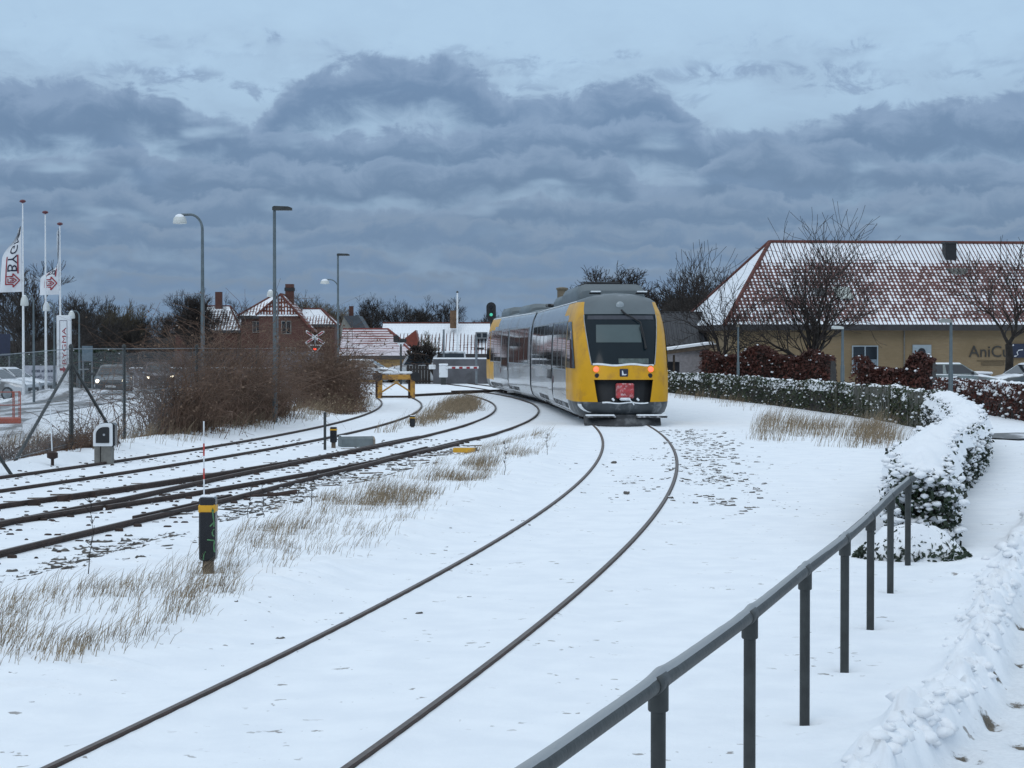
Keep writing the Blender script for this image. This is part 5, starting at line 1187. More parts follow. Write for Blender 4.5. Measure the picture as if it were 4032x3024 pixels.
mb = MB(); mb.tube([(0, 0, -.1), (0, 0, 2.75 - g)], .07, 8); mb.build('post', M['galv'], t); mb = MB(); mb.box((.25, 0, 2.05 - g), (.42, .2, .12), 0, 0, .04); mb.build('lamp_head', M['black'], t)
x, D = AT(958, 800, 112)[0], 112; g = ground_z(x, D); t = thing('crossing_barrier', 'white barrier drive box with lowered striped barrier arm at the level crossing', 'barrier', (x, D, g))
mb = MB(); mb.box((0, 0, .72 - g), (.50, .4, .70), 0, 0, .03); mb.box((0, 0, .2 - g), (.3, .3, .5), 0, 1); mb.build('drive_box', [M['white_paint'], M['galv_dark']], t)
mb = MB(); mb.box((0, 0, 1.12 - g), (.52, .44, .1), 0, 0, .03); mb.build('snow_cap', M['snow_cap'], t)
mb = MB(); mb.box((-.65, -.1, .98 - g), (.4, .15, .26), 0, 0, .03); mb.build('counterweight', M['white_paint'], t)
mb = MB(); mb.box((1.1, -.25, .96 - g), (1.9, .07, .14)); ba = mb.build('barrier_arm', M['white_paint'], t)
mb = MB()
for k in range(4): mb.box((.6 + k * .42, -.29, .94 - g), (.2, .03, .11))
mb.build('red_stripe', M['flag_red'], ba)
x = AT(988, 690, 150)[0]; g = ground_z(x, 150); tp = AT(988, 631, 150)[2]; t = thing('flagpole', 'distant thin white flagpole in front of the snowy roof', 'flagpole', (x, 150, g)); mb = MB(); mb.tube([(0, 0, 0), (0, 0, tp - g)], [.1, .06], 8); mb.build('pole', M['white_paint'], t); mb = MB(); mb.lathe([(.02, -.1), (.12, 0), (.02, .1)], (0, 0, tp - g), 8); mb.build('knob', M['galv_dark'], t)
x = AT(958.5, 750, 116)[0]; g = ground_z(x, 116); mb = MB(); mb.tube([(0, 0, 0), (0, 0, 3.2 - g)], .06, 8); o = mb.build('grey_post', M['galv']); o.location = (x, 116, g); tag(o, 'slender grey post rising behind the white barrier box', 'post')
# ---- wall and fences by the crossing
def wall(name, label, cat, x0, x1, y, z1, m, th=.2, cap=True, boards=0, y1=None):
    y1 = y if y1 is None else y1; g = min(ground_z(x0, y), ground_z(x1, y1)) - .1; cx, cy = (x0 + x1) / 2, (y + y1) / 2; L_ = math.hypot(x1 - x0, y1 - y); t = thing(name, label, cat, (cx, cy, g), math.atan2(y1 - y, x1 - x0))
    mb = MB()
    if boards:
        n = int(L_ / boards); rngb = np.random.default_rng(int(abs(x0) * 10))
        for i in range(n): mb.box((-L_ / 2 + (i + .5) * boards, rngb.uniform(-.01, .01), (z1 - g) / 2 + rngb.uniform(-.03, .03)), (boards * .92, .03, z1 - g))
    else: mb.box((0, 0, (z1 - g) / 2), (L_, th, z1 - g))
    mb.build('panel', m, t)
    if cap: mb = MB(); mb.box((0, 0, z1 - g + .04), (L_, th + .05, .09), 0, 0, .03); mb.build('snow_cap', M['snow_cap'], t)
    if boards: mb = MB(); [mb.box((0, .05, z_ * (z1 - g)), (L_, .06, .08)) for z_ in (.2, .8)]; mb.build('rail_board', m, t)
    return t
M['wall_grey'] = mat('wall_grey', (.105, .105, .115), .85, 0, .2, 1.2, dirt=(.07, .07, .075, .8)); M['plank_grey'] = mat('plank_grey', (.21, .20, .215), .85, 0, .3, 3, dirt=(.12, .11, .11, 2))
wall('garden_wall', 'long grey board wall with a snow edge behind the level crossing', 'wall', AT(935, 800, 114)[0], 9.0, 114.5, 1.42, M['wall_grey'])
wall('slatted_gate', 'dark slatted gate between the white van and the grey wall', 'gate', AT(878, 800, 114.8)[0], AT(934, 800, 114.8)[0] - .1, 114.8, 1.05, mat('gate_dark', (.035, .03, .028), .9, 0, .3, 4), boards=.18, cap=False)
wall('plank_fence', 'weathered light grey plank fence behind the brambles right of the lamp post', 'fence', -9.5, -7.7, 79, 1.95, M['plank_grey'], boards=.16, cap=False)
wall('plank_fence', 'low grey fence along the far side of the road left of the oncoming car', 'fence', -31, -15, 124, .75, M['plank_grey'], boards=.3, cap=True)
wall('plank_fence', 'grey-green board screen between the brambles and the yellow buffer stop', 'fence', AT(770, 830, 88)[0], AT(786, 830, 88)[0], 88, 1.25, mat('cab_green', (.07, .09, .09), .7, 0, .2, 3), boards=.17, cap=False)
# ================================================================== vehicles
def car(label, x, y, rz, paint, L=4.3, W=1.76, H=1.46, van=False, lights=False, name='parked_car', grp=None, snow=.9, cat='car'):
    t = thing(name, label, cat, (x, y, ground_z(x, y) + .02), rz, grp); k = L / 4.3; w = W / 2
    pm = mat('paint', paint, .3, .2, .05, 2, coat=.5, snow=(snow, .3, 3.0), dirt=(.12, .115, .11, 1.5))
    st = [(-2.15, .70, .60, .38), (-2.10, .86, .70, .24), (-1.75, .96, .80, .19), (-1.0, 1.0, .94, .18), (.2, 1.0, .98, .18), (1.5, .99, 1.0, .18), (2.0, .94, .97, .22), (2.12, .80, .86, .34)]
    if van: st = [(-2.15, .78, .85, .38), (-2.08, .92, 1.0, .26), (-1.7, .98, 1.10, .2), (-1.2, 1, 1.15, .2), (.2, 1, 1.15, .2), (1.5, 1, 1.15, .2), (2.08, .97, 1.15, .24), (2.14, .93, 1.1, .34)]
    mb = MB(); rows = []
    for yy, hw, zt, zb in st:
        hw *= w; rows.append([(-hw * .86, yy * k, zb), (-hw, yy * k, zb + .14), (-hw, yy * k, (zb + zt) / 2 + .08), (-hw * .97, yy * k, zt - .08), (-hw * .86, yy * k, zt), (0, yy * k, zt + .03), (hw * .86, yy * k, zt), (hw * .97, yy * k, zt - .08), (hw, yy * k, (zb + zt) / 2 + .08), (hw, yy * k, zb + .14), (hw * .86, yy * k, zb), (0, yy * k, zb)])
    mb.grid(rows, closed=True); mb.f += [tuple(range(12)), tuple(range(84, 96))]; mb.m += [0, 0]
    zb_ = 1.12 if van else .93; b0, b1, r0_, r1_ = (-1.45, 2.10, -.95, 2.02) if van else (-1.02, 1.85, -.28, 1.25)
    hb, hr_ = w * .93, w * (.86 if van else .70)
    B = [(-hb, b0 * k, zb_), (hb, b0 * k, zb_), (hb, b1 * k, zb_), (-hb, b1 * k, zb_)]; T_ = [(-hr_, r0_ * k, H - .05), (hr_, r0_ * k, H - .05), (hr_, r1_ * k, H - .05), (-hr_, r1_ * k, H - .05)]; T2 = [(a * .82, (b_ * .9 + .06), H) for a, b_, c in T_]
    mb.add(B + T_ + T2, [(0, 1, 5, 4), (1, 2, 6, 5), (2, 3, 7, 6), (3, 0, 4, 7), (4, 5, 9, 8), (5, 6, 10, 9), (6, 7, 11, 10), (7, 4, 8, 11), (8, 9, 10, 11)])
    mb.build('body', pm, t, smooth=True)
    def win(a, b, c, d, nm, m=.10, o=.012):
        a, b, c, d = (np.array(v) for v in (a, b, c, d)); n_ = np.cross(b - a, d - a); n_ = n_ / np.linalg.norm(n_) * o
        f = lambda u, v: tuple(a * (1 - u) * (1 - v) + b * u * (1 - v) + c * u * v + d * (1 - u) * v + n_)
        g = MB(); g.quad(f(m * .6, m * .8), f(1 - m * .6, m * .8), f(1 - m * .6, 1 - m), f(m * .6, 1 - m)); g.build(nm, M['glass'], t, recalc=False)
    win(B[0], B[1], T_[1], T_[0], 'windscreen'); win(B[2], B[3], T_[3], T_[2], 'rear_window')
    for q in (0, 1):
        e = [(B[1], B[2], T_[2], T_[1]), (B[3], B[0], T_[0], T_[3])][q]; e = [np.array(v) for v in e]; m0, m1 = e[0] * .52 + e[1] * .48, e[3] * .52 + e[2] * .48
        if not van or q == 0: win(e[0], m0, m1, e[3], 'side_window', .10)
        win(m0, e[1], e[2], m1, 'side_window', .10)
    for sx_ in (-1, 1):
        for yy in (-1.33 * k, 1.32 * k):
            g = MB(); g.lathe([(.24, -.10), (.31, -.09), (.32, 0), (.31, .09), (.24, .10)], (sx_ * (w - .10), yy, .31), 18, axis='x'); wo = g.build('wheel', M['rubber'], t, smooth=True)
            g = MB(); g.lathe([(.22, -.105), (.22, .105)], (sx_ * (w - .10), yy, .31), 14, axis='x'); g.build('rim', M['galv'], wo)
        g = MB(); g.box((sx_ * (w + .08), -.75 * k, 1.0 if not van else 1.25), (.2, .12, .15), 0, 0, .04); g.build('mirror', M['black'], t)
        g = MB(); g.lathe([(.095, -.05), (.085, -.07), (.03, -.085)] if lights else [(.10, -.03), (.09, -.05), (.03, -.06)], (sx_ * w * .74, -2.06 * k, .66 if not van else .8), 12, axis='y')
        g.build('headlight', mat('headlamp_lit', (.9, .85, .7), .3, emit=(1.0, .86, .62), es=5.0) if lights else mat('headlamp', (.4, .42, .44), .15), t, smooth=True)
    g = MB(); g.box((0, -2.15 * k, .50), (W * .55, .03, .16), 0, 0, .01); g.build('grille', M['black'], t)
    g = MB(); g.box((0, -2.175 * k, .40), (.5, .02, .11)); g.build('number_plate', M['white_paint'], t)
    return t
q = AT(245, 830, 98)[0]; car('dark grey car with lit headlights coming along the slushy road', q, 98, .14, (.035, .04, .045), lights=True, name='oncoming_car', snow=1.3)
q = AT(333, 830, 111)[0]; car('dark red car half hidden behind the brambles with lit headlights', q + .2, 111, .25, (.05, .012, .014), lights=True, name='oncoming_car', snow=1.3)
q = AT(62, 830, 86)[0]; car('white parked car nearest the orange trolley at the left edge', q - 1.95, 86.8, R_(76), (.50, .52, .54), snow=.8, grp='cars parked at the left edge')
q = AT(99, 830, 93)[0]; car('silver parked car standing behind the white one at the left edge', q - 2.05, 93.6, R_(76), (.22, .24, .26), snow=.8, grp='cars parked at the left edge')
q = AT(814, 800, 119)[0]; car('white car with snowy roof waiting beyond the level crossing', q - .6, 119, R_(82), (.55, .57, .59), snow=.75, name='waiting_car')
q = AT(846, 800, 122)[0]; car('white panel van behind the buffer stop beyond the crossing', q + 2.3, 121.5, R_(-86), (.60, .62, .64), L=5.0, W=1.9, H=2.05, van=True, snow=1.0, name='panel_van', cat='van')
q = AT(2062, 815, 88)[0]; car('silver-green car with snowy bonnet parked before the yellow building', q, 88, R_(80), (.16, .20, .20), snow=.75, name='parked_car')
q = AT(2205, 815, 88)[0]; car('dark car parked at the right edge before the yellow building', q + .5, 88, R_(-70), (.05, .06, .065), snow=.85, name='parked_car')
q = AT(2095, 815, 91)[0]; t = thing('trailer', 'black box trailer with snow on its flat lid beside the silver-green car', 'trailer', (q + .3, 92, ground_z(q, 92))); mb = MB(); mb.box((0, 0, .62), (1.35, 2.2, .55), 0, 0, .03); mb.build('box', M['black'], t); mb = MB(); mb.box((-.1, 0, .96), (1.75, 2.3, .12), 0, 0, .05); mb.build('snow_cap', M['snow_cap'], t)
for sx_ in (-.72, .72): mb = MB(); mb.lathe([(.3, -.09), (.3, .09)], (sx_, 0, .3), 14, axis='x'); mb.build('wheel', M['rubber'], t)
# ================================================================== buildings
def face_uv(name, m, parent, polys):
    """roof planes: each poly = (points, eave direction, ridge point); UV in metres"""
    V, UV, F = [], [], []
    me = bpy.data.meshes.new(name); loops = []
    for pts, ed, rp in polys:
        P = np.array(pts, float); e = np.array(ed, float); e /= np.linalg.norm(e); n = np.cross(P[1] - P[0], P[2] - P[0]); n /= np.linalg.norm(n); d = np.cross(n, e)
        if d[2] > 0: d = -d
        b = len(V); V += [tuple(p) for p in P]; loops += [((p - np.array(rp)) @ e + 50, (p - np.array(rp)) @ d) for p in P]; F.append(tuple(range(b, b + len(P))))
    me.from_pydata(V, [], F); u = me.uv_layers.new(name='UVMap')
    for l, q in zip(u.data, loops): l.uv = q
    me.update(); return link(name, me, m, parent)
def hip(parent, x0, x1, y0, y1, ze, zr, rl, rr, m, caps=M['red_paint'], ov=.35, capr=.10, name='roof', sidem=None):
    """hipped (rl/rr > 0) or gabled roof on a rectangle, ridge along x; local coordinates"""
    x0, x1, y0, y1 = x0 - ov, x1 + ov, y0 - ov, y1 + ov; ym = (y0 + y1) / 2; A, B_, C, D_ = (x0, y0, ze), (x1, y0, ze), (x1, y1, ze), (x0, y1, ze); r0, r1 = (x0 + rl, ym, zr), (x1 - rr, ym, zr)
    ro = face_uv(name, m, parent, [([A, B_, r1, r0], (1, 0, 0), r0), ([C, D_, r0, r1], (1, 0, 0), r0)])
    ex = []
    if rl: ex.append(([D_, A, r0], (0, 1, 0), r0))
    if rr: ex.append(([B_, C, r1], (0, 1, 0), r1))
    if ex: face_uv('hip_end', sidem or m, ro, ex)
    mb = MB(); mb.tube([r0, r1], capr, 6)
    if rl: mb.tube([r0, A], capr, 6); mb.tube([r0, D_], capr, 6)
    if rr: mb.tube([r1, B_], capr, 6); mb.tube([r1, C], capr, 6)
    mb.build('ridge_tiles', caps, ro)
    mb = MB(); mb.box(((x0 + x1) / 2, y0 + .12, ze - .16), (x1 - x0, .22, .30)); mb.box((x0 + .12, ym, ze - .16), (.22, y1 - y0 - .45, .30)); mb.build('fascia', M['fascia'], ro)
    return ro
M['fascia'] = mat('fascia', (.035, .033, .035), .7, 0, .2, 2)
M['tile_red'] = mat('tile_red', (.10, .030, .022), .8, 0, .3, 4)
# ---- long yellow-brick building on the right
yb = thing('brick_building', 'long yellow brick building with a snow-speckled red tile roof', 'building', (11.4, 100.3, -.1), R_(5.2))
M['brick_yellow'] = brick_mat('brick_yellow', (.275, .198, .108), (.24, .165, .086), (.21, .17, .12))
mb = MB(); mb.box((15, 7, 1.6), (30, 13.6, 3.2)); mb.build('wall', M['brick_yellow'], yb)
tm = tile_mat('tiles_snow', (.115, .042, .036), .225, .33, .20, 2.9, 1.0, 9.0)
tm_hip = tile_mat('tiles_snow_deep', (.105, .028, .022), .225, .33, 1.6, 2.4, 1.1, 9.0)
rf = hip(yb, 0, 30, 0, 13.6, 3.42, 8.1, 4.0, 0, tm, M['tile_red'], .4, .12, sidem=tm_hip)
mb = MB(); mb.box((15, -.30, 3.30), (30.6, .16, .12), 0, 0, .04); mb.build('gutter', M['fascia'], rf)
x = 13.45; mb = MB(); mb.box((x, 5.5, 7.35), (.62, .62, 1.3)); ch = mb.build('chimney', M['black'], rf); mb = MB(); mb.box((x, 5.5, 8.02), (.74, .74, .10)); mb.build('chimney_cap', M['fascia'], ch)
mb = MB(); mb.prism([(x - .55, 6.55), (x + .55, 6.55), (x + .35, 6.2), (x - .35, 6.2)], 3.9, 5.15); mb.build('flashing', M['concrete'], ch)
def rwin(x, w_, yy, h_, m):   # skylight lying on the front slope
    sl = (8.1 - 3.42) / 7.2; mb = MB(); f = lambda a, b: (x + a, yy + b, 3.42 + (yy + b + .4) * sl + .10); mb.quad(f(0, 0), f(w_, 0), f(w_, h_), f(0, h_)); so = mb.build('skylight', m, rf)
rwin(6.1, .9, 1.6, 1.0, mat('skylight_pale', (.42, .45, .42), .4, 0, .2, 2)); rwin(5.0, .6, 1.9, .6, M['glass'])
def window(parent, x, z0, w_, z1, panes=2, y=0.2, m=None, sill=True):
    fr = MB(); d = .06
    for a, b, c_, e in ((0, 0, w_, d), (0, z1 - z0 - d, w_, d), (0, d, d, z1 - z0 - 2 * d), (w_ - d, d, d, z1 - z0 - 2 * d)): fr.box((x + a + c_ / 2, y - .03, z0 + b + e / 2), (c_, .08, e))
    for i in range(1, panes): fr.box((x + w_ * i / panes, y - .032, (z0 + z1) / 2), (d, .07, z1 - z0 - 2 * d))
    wo = fr.build('window', m or M['frame_blue'], parent)
    g = MB(); g.box((x + w_ / 2, y - .012, (z0 + z1) / 2), (w_ - .02, .03, z1 - z0 - .02)); g.build('pane', M['glass'], wo)
    if sill: s = MB(); s.box((x + w_ / 2, y - .10, z0 - .05), (w_ + .16, .22, .07)); s.box((x + w_ / 2, y - .11, z0 + .0), (w_ + .1, .18, .03), 0, 1); s.build('sill', [M['concrete'], M['snow_cap']], wo)
    return wo
M['frame_dim'] = mat('frame_dim', (.22, .22, .21), .6)
M['frame_blue'] = mat('frame_blue', (.28, .33, .36), .5, 0, .08, 3)
wo = window(yb, 6.5, .92, 1.4, 2.32); mb = MB(); mb.box((7.2, .15, 1.28), (1.26, .015, .62)); mb.build('frosted_pane', mat('frosted', (.16, .20, .23), .4), wo)
mb = MB(); mb.box((10.25, .16, 1.18), (1.0, .12, 2.36)); dr = mb.build('door', M['frame_blue'], yb)
mb = MB(); mb.lathe([(.21, .08), (.21, .095)], (10.23, 0, 1.98), 18, axis='y'); mb.build('round_window', M['black_gloss'], dr); mb = MB(); mb.box((9.87, .06, 1.1), (.05, .06, .14)); mb.build('handle', M['galv'], dr)
mb = MB(); mb.tube([(9.3, .14, .2), (9.3, .14, 3.1)], .035, 6); mb.build('downpipe', M['concrete'], yb)
sgn = MB(); sgn = text_mb('AniCura', .86, lambda a, b, c: (12.8 + a, .16 - c, 1.72 + b), align='LEFT', extr=.02); sgn.build('wall_lettering', mat('letter_dark', (.04, .036, .03), .6), yb, recalc=False)
mb = MB(); mb.box((14.2, .17, 1.52), (1.9, .03, .05)); mb.box((14.1, .17, 1.36), (1.25, .03, .16)); mb.build('lettering_bar', mat('letter_brown', (.12, .085, .045), .7), yb)
t = thing('banner', 'dark blue banner with a white curl on the yellow wall at the right edge', 'banner', (26.95, 101.72, 1.95), R_(5.2)); mb = MB(); mb.box((0, 0, 0), (1.3, .04, .74)); mb.build('sheet', M['dark_blue'], t)
mb = MB(); mb.tube([(-.42, -.03, -.30), (-.30, -.03, -.28), (-.22, -.03, -.22), (-.26, -.03, -.08), (-.18, -.03, .02), (.05, -.03, .05)], .028, 6); mb.tube([(-.55, -.03, .26), (-.45, -.03, .30)], .04, 6); mb.build('white_mark', M['white_paint'], t)
# ---- carport and shed between railcar and yellow building
cp = thing('carport', 'dark timber carport with a snow-covered flat roof right of the railcar', 'carport', (7.6, 96, -.1))
mb = MB(); mb.prism([(-1.9, 1.62), (2.5, 2.22), (2.5, 2.40), (-1.9, 1.80)], -1.6, 2.5); mb.build('roof_slab', M['wood'], cp); mb = MB(); mb.prism([(-1.95, 1.815), (2.3, 2.395), (2.3, 2.50), (-1.95, 1.94)], -1.66, 2.5); mb.build('snow_cap', M['snow_cap'], cp)
mb = MB(); mb.box((-.6, .6, .75), (2.6, 2.6, 1.5)); mb.build('plank_wall', mat('plank_dark', (.035, .036, .042), .8, 0, .25, 4), cp)
for x_ in (-1.0, -.3, .4, 2.2): mb = MB(); mb.box((x_, -.95, .9), (.10, .10, 1.9)); mb.build('post', M['wood'], cp)
sh_ = thing('shed', 'shed with a dark corrugated roof behind the carport', 'shed', (8.0, 106, -.1))
cor = mat('corrugated_dark', (.028, .030, .036), .6, 0, .2, 3); mb = MB(); mb.box((0, 3, 1.2), (5, 5.6, 2.4)); mb.build('wall', mat('shed_wall', (.22, .21, .22), .8), sh_)
ro = hip(sh_, -2.5, 2.5, .2, 5.8, 2.35, 4.2, 0, 0, cor, M['black'], .3, .06); rib = MB()
for k in np.arange(-2.7, 2.7, .28): rib.tube([(k, -.1, 2.40), (k, 3.0, 4.22)], .045, 5)
rib.build('corrugation', cor, ro)
# ---- red brick house
M['brick_red'] = brick_mat('brick_red', (.095, .034, .025), (.078, .027, .021), (.10, .07, .055), 2.0)
tr = tile_mat('tiles_house', (.15, .042, .025), .30, .42, .72, 2.5, 1.6, 5.5); tr2 = tile_mat('tiles_house_bare', (.145, .040, .024), .30, .42, .18, .6, .4, 6.0)
X0 = lambda xs, D: (xs - 2016) * D / 7574.0
Z0 = lambda ys, D: EYE + (1365 - ys) * D / 7574.0
D = 200; rh = thing('brick_house', 'red brick house with snowy hipped roof, front gable and tall chimney', 'house', (-25, 200, -1.1))
lx = lambda xs, d=D: X0(xs, d) + 25; lz = lambda ys, d=D: Z0(ys, d) + 1.1
mb = MB(); mb.box(((lx(950) + lx(1180)) / 2, 4, lz(1245) / 2), (lx(1180) - lx(950), 8, lz(1245))); mb.build('wall', M['brick_red'], rh)
rf = hip(rh, lx(950), lx(1180), 0, 8, lz(1243), lz(1164), 2.9, 2.6, tr, M['tile_red'], .3, .12)
g0, g1, ga = lx(1036), lx(1215), lx(1121); ze, za = lz(1243), lz(1163)
mb = MB(); mb.prism([(g0, 0), (lx(1232), 0), (lx(1232), lz(1290)), (g1 - .9, ze), (g0, ze)], -3.2, .0); mb.build('gable_wall', M['brick_red'], rh)
face_uv('gable_roof', tr2, rf, [([(g0 - .3, -3.5, ze - .05), (ga, -3.5, za), (ga, 4, za), (g0 - .3, 4, ze - .05)], (0, 1, 0), (ga, 0, za)), ([(lx(1252), -3.5, lz(1308)), (lx(1252), 4, lz(1308)), (ga, 4, za), (ga, -3.5, za)], (0, 1, 0), (ga, 0, za))])
face_uv('gable_front', tr2, rf, [([(g0 - .25, -3.28, ze), (lx(1185), -3.28, ze), (ga, -3.28, za - .1)], (1, 0, 0), (ga, -3.28, za))])
mb = MB(); mb.box(((g0 + lx(1185)) / 2, -3.34, ze - .02), (lx(1185) - g0 + .4, .3, .14)); mb.build('gutter', M['snow_cap'], rf)
mb = MB(); mb.tube([(ga, -3.55, za + .02), (lx(1252), -3.55, lz(1308))], .13, 5); mb.tube([(ga, -3.55, za + .02), (g0 - .3, -3.55, ze)], .10, 5); mb.tube([(ga, -3.5, za + .03), (ga, 3, za + .03)], .12, 5); mb.build('verge', M['tile_red'], rf)
mb = MB(); mb.box((lx(1139), .6, lz(1160)), (.85, .85, 2.2)); ch = mb.build('chimney', M['brick_red'], rf); mb = MB(); mb.box((lx(1139), .6, lz(1139)), (1.0, 1.0, .35)); mb.build('chimney_top', M['black'], ch)
window(rh, lx(1123), lz(1316), 1.0, lz(1265), 2, -3.22, M['frame_dim'], False); window(rh, lx(995), lz(1310), .8, lz(1265), 2, -.02, M['frame_dim'], False)
window(rh, lx(1140), lz(1405), 1.0, lz(1368), 2, -3.22, M['frame_dim'], False)
mb = MB(); mb.box(((lx(1180) + lx(1318)) / 2, 3, lz(1278) / 2), (lx(1318) - lx(1180) - .1, 5, lz(1278))); mb.build('annex_wall', M['brick_red'], rh); hip(rh, lx(1190), lx(1312), 0.5, 5.5, lz(1276), lz(1214), 0, 1.8, tr, M['tile_red'], .25, .12, name='annex_roof')
# ---- darker house behind the bare tree
D = 205; hs_ = thing('brick_house', 'dark tiled house behind the spreading bare tree left of the red house', 'house', (-31.5, 205, -1.1)); lx = lambda xs, d=205: X0(xs, d) + 31.5; lz = lambda ys, d=205: Z0(ys, d) + 1.1
mb = MB(); mb.box(((lx(690) + lx(935)) / 2, 4, lz(1300) / 2), (lx(935) - lx(690), 8, lz(1300))); mb.build('wall', M['brick_red'], hs_)
rf = hip(hs_, lx(680), lx(940), 0, 8, lz(1300), lz(1202), 2.6, 1.8, tile_mat('tiles_dark', (.085, .045, .035), .32, .44, .55, 1.6, 1.4, 6.0), M['tile_red'], .3, .1); mb = MB(); mb.box((lx(841), 3.8, lz(1190)), (.7, .7, 2.4)); mb.build('chimney', M['brick_red'], rf)
# ---- low houses behind the crossing
D = 150; h3 = thing('low_house', 'low house with a red corrugated roof striped with snow', 'house', (-10, 150, -1.3)); lx = lambda xs, d=150: X0(xs, d) + 10; lz = lambda ys, d=150: Z0(ys, d) + 1.3
M['tile_red2'] = mat('tile_red2', (.17, .035, .028), .75, 0, .25, 3)
strm = tile_mat('roof_striped', (.20, .05, .038), 40.0, .46, .80, .2, .2, 4.6)
m_, t_, b_ = new_mat('roof_bands'); s_ = t_.nodes.new('ShaderNodeSeparateXYZ'); t_.links.new(ocoord(t_, 'UV'), s_.inputs[0]); v_ = X(t_, s_.outputs[1]); fv_ = (v_ / .40).fract(); nz = noise(t_, comb(t_, X(t_, s_.outputs[0]) * .35, v_ * 1.2), 1.0, 4)
sm = ((fv_ - .5).absv() * -2.0 + 1.0 + (nz - .5) * 1.5 + (v_ * .12)).ss(.42, .68); setc(t_, b_, 'Base Color', mixc(t_, sm, (.17, .04, .03), (.58, .53, .56))); b_.inputs['Roughness'].default_value = .7
mb = MB(); mb.box(((lx(1360) + lx(1612)) / 2, 3.5, lz(1405) / 2), (lx(1612) - lx(1360), 7, lz(1405))); mb.build('wall', mat('wall_tan', (.28, .18, .07), .8), h3); rf = hip(h3, lx(1350), lx(1622), 0, 7, lz(1400), lz(1294), 0, 2.4, m_, M['tile_red2'], .3, .09)
D = 160; h4 = thing('low_house', 'long low house with a thickly snowed tile roof and brick chimney', 'house', (-5, 160, -1.6)); lx = lambda xs, d=160: X0(xs, d) + 5; lz = lambda ys, d=160: Z0(ys, d) + 1.6
tw = tile_mat('tiles_white', (.13, .06, .055), .30, .40, .78, 3.0, 1.5, 6.0)
mb = MB(); mb.box(((lx(1520) + lx(2060)) / 2, 4, lz(1398) / 2), (lx(2060) - lx(1520), 8, lz(1398))); mb.build('wall', mat('wall_dark', (.05, .045, .04), .8), h4); rf = hip(h4, lx(1510), lx(2080), 0, 8, lz(1393), lz(1270), 0, 0, tw, M['tile_red'], .3, .09)
mb = MB(); mb.box((lx(1783), 2.6, lz(1256)), (.62, .62, 1.5)); ch = mb.build('chimney', mat('chimney_brown', (.14, .085, .05), .9, 0, .25, 3), rf)
mb = MB(); mb.box((lx(1895), 1.6, lz(1320)), (1.0, 1.6, .55)); dm = mb.build('dormer', mat('dormer_grey', (.20, .21, .22), .7, snow=(.7, .2)), rf); mb = MB(); mb.box((lx(1885), .78, lz(1320)), (.34, .03, .34)); mb.box((lx(1908), .78, lz(1320)), (.34, .03, .34)); mb.build('pane', M['glass'], dm)
mb = MB(); mb.prism([(lx(1520), lz(1392)), (lx(1640), lz(1300)), (lx(1660), lz(1392))], -1.4, 1.5); mb.build('porch_roof', mat('porch', (.18, .045, .03), .8, snow=(.3, .9, 1.2)), rf)
D = 225; h5 = thing('small_house', 'small grey-roofed house with brick chimney far behind the lamp post', 'house', (-18.5, 225, -1.2)); lx = lambda xs, d=225: X0(xs, d) + 18.5; lz = lambda ys, d=225: Z0(ys, d) + 1.2
mb = MB(); mb.prism([(lx(1344), 0), (lx(1395), 0), (lx(1395), lz(1290)), (lx(1354), lz(1246)), (lx(1340), lz(1290))], 0, .3); mb.build('gable_wall', mat('wall_pale', (.22, .22, .20), .8), h5)
mb = MB(); mb.prism([(lx(1352), lz(1244)), (lx(1412), lz(1243)), (lx(1442), lz(1292)), (lx(1385), lz(1292))], -.2, 6); rf = mb.build('roof', mat('slate', (.055, .065, .078), .6, 0, .15, 2), h5); mb = MB(); mb.box((lx(1378), 2, lz(1226)), (.5, .5, 1.3)); mb.build('chimney', M['brick_red'], rf)
# ================================================================== red beech hedges by the yellow building
def straight(P): 
    P = np.array(spline(P, .3)); T_ = np.gradient(P, axis=0); T_ /= np.linalg.norm(T_, axis=1)[:, None]; return P, np.stack([T_[:, 1], -T_[:, 0]], 1)
def beech(label, pts, h, n, seed, wf=1.6, leaf=.13, caps=.0, snow_side=.012, hvar=.25):
    P, N_ = straight(pts); return hedge('beech_hedge', label, 'hedge', P, N_, h, n, leaf, M['leaf_beech'], seed, wf=wf, caps=caps, clump=.07, snow_side=snow_side, hvar=hvar)
beech('long russet beech hedge behind the ivy fence left of the park lamp', [(8.9, 87), (11.5, 86), (14.2, 85)], 1.95, 12000, 31, 2.4)
beech('tall russet beech bush between the window and the blue door', [(14.2, 78), (15.4, 77.5), (16.9, 77)], 1.95, 7500, 32, 2.6, hvar=.45)
beech('clipped russet beech hedge with snow on top at the right edge', [(15.6, 69), (15.8, 63), (15.7, 57.5), (15.9, 52)], 1.05, 9000, 33, 1.2, .11, .42, .10, .06)
dk, dn_ = straight([(-33, 111), (-28, 111), (-22.5, 111)]); hedge('evergreen_hedge', 'dark evergreen hedge behind the parked cars at the left edge', 'hedge', dk, dn_, 2.2, 5000, .22, M['leaf_dark'], 35, wf=1.6, caps=.0, snow_side=.03)
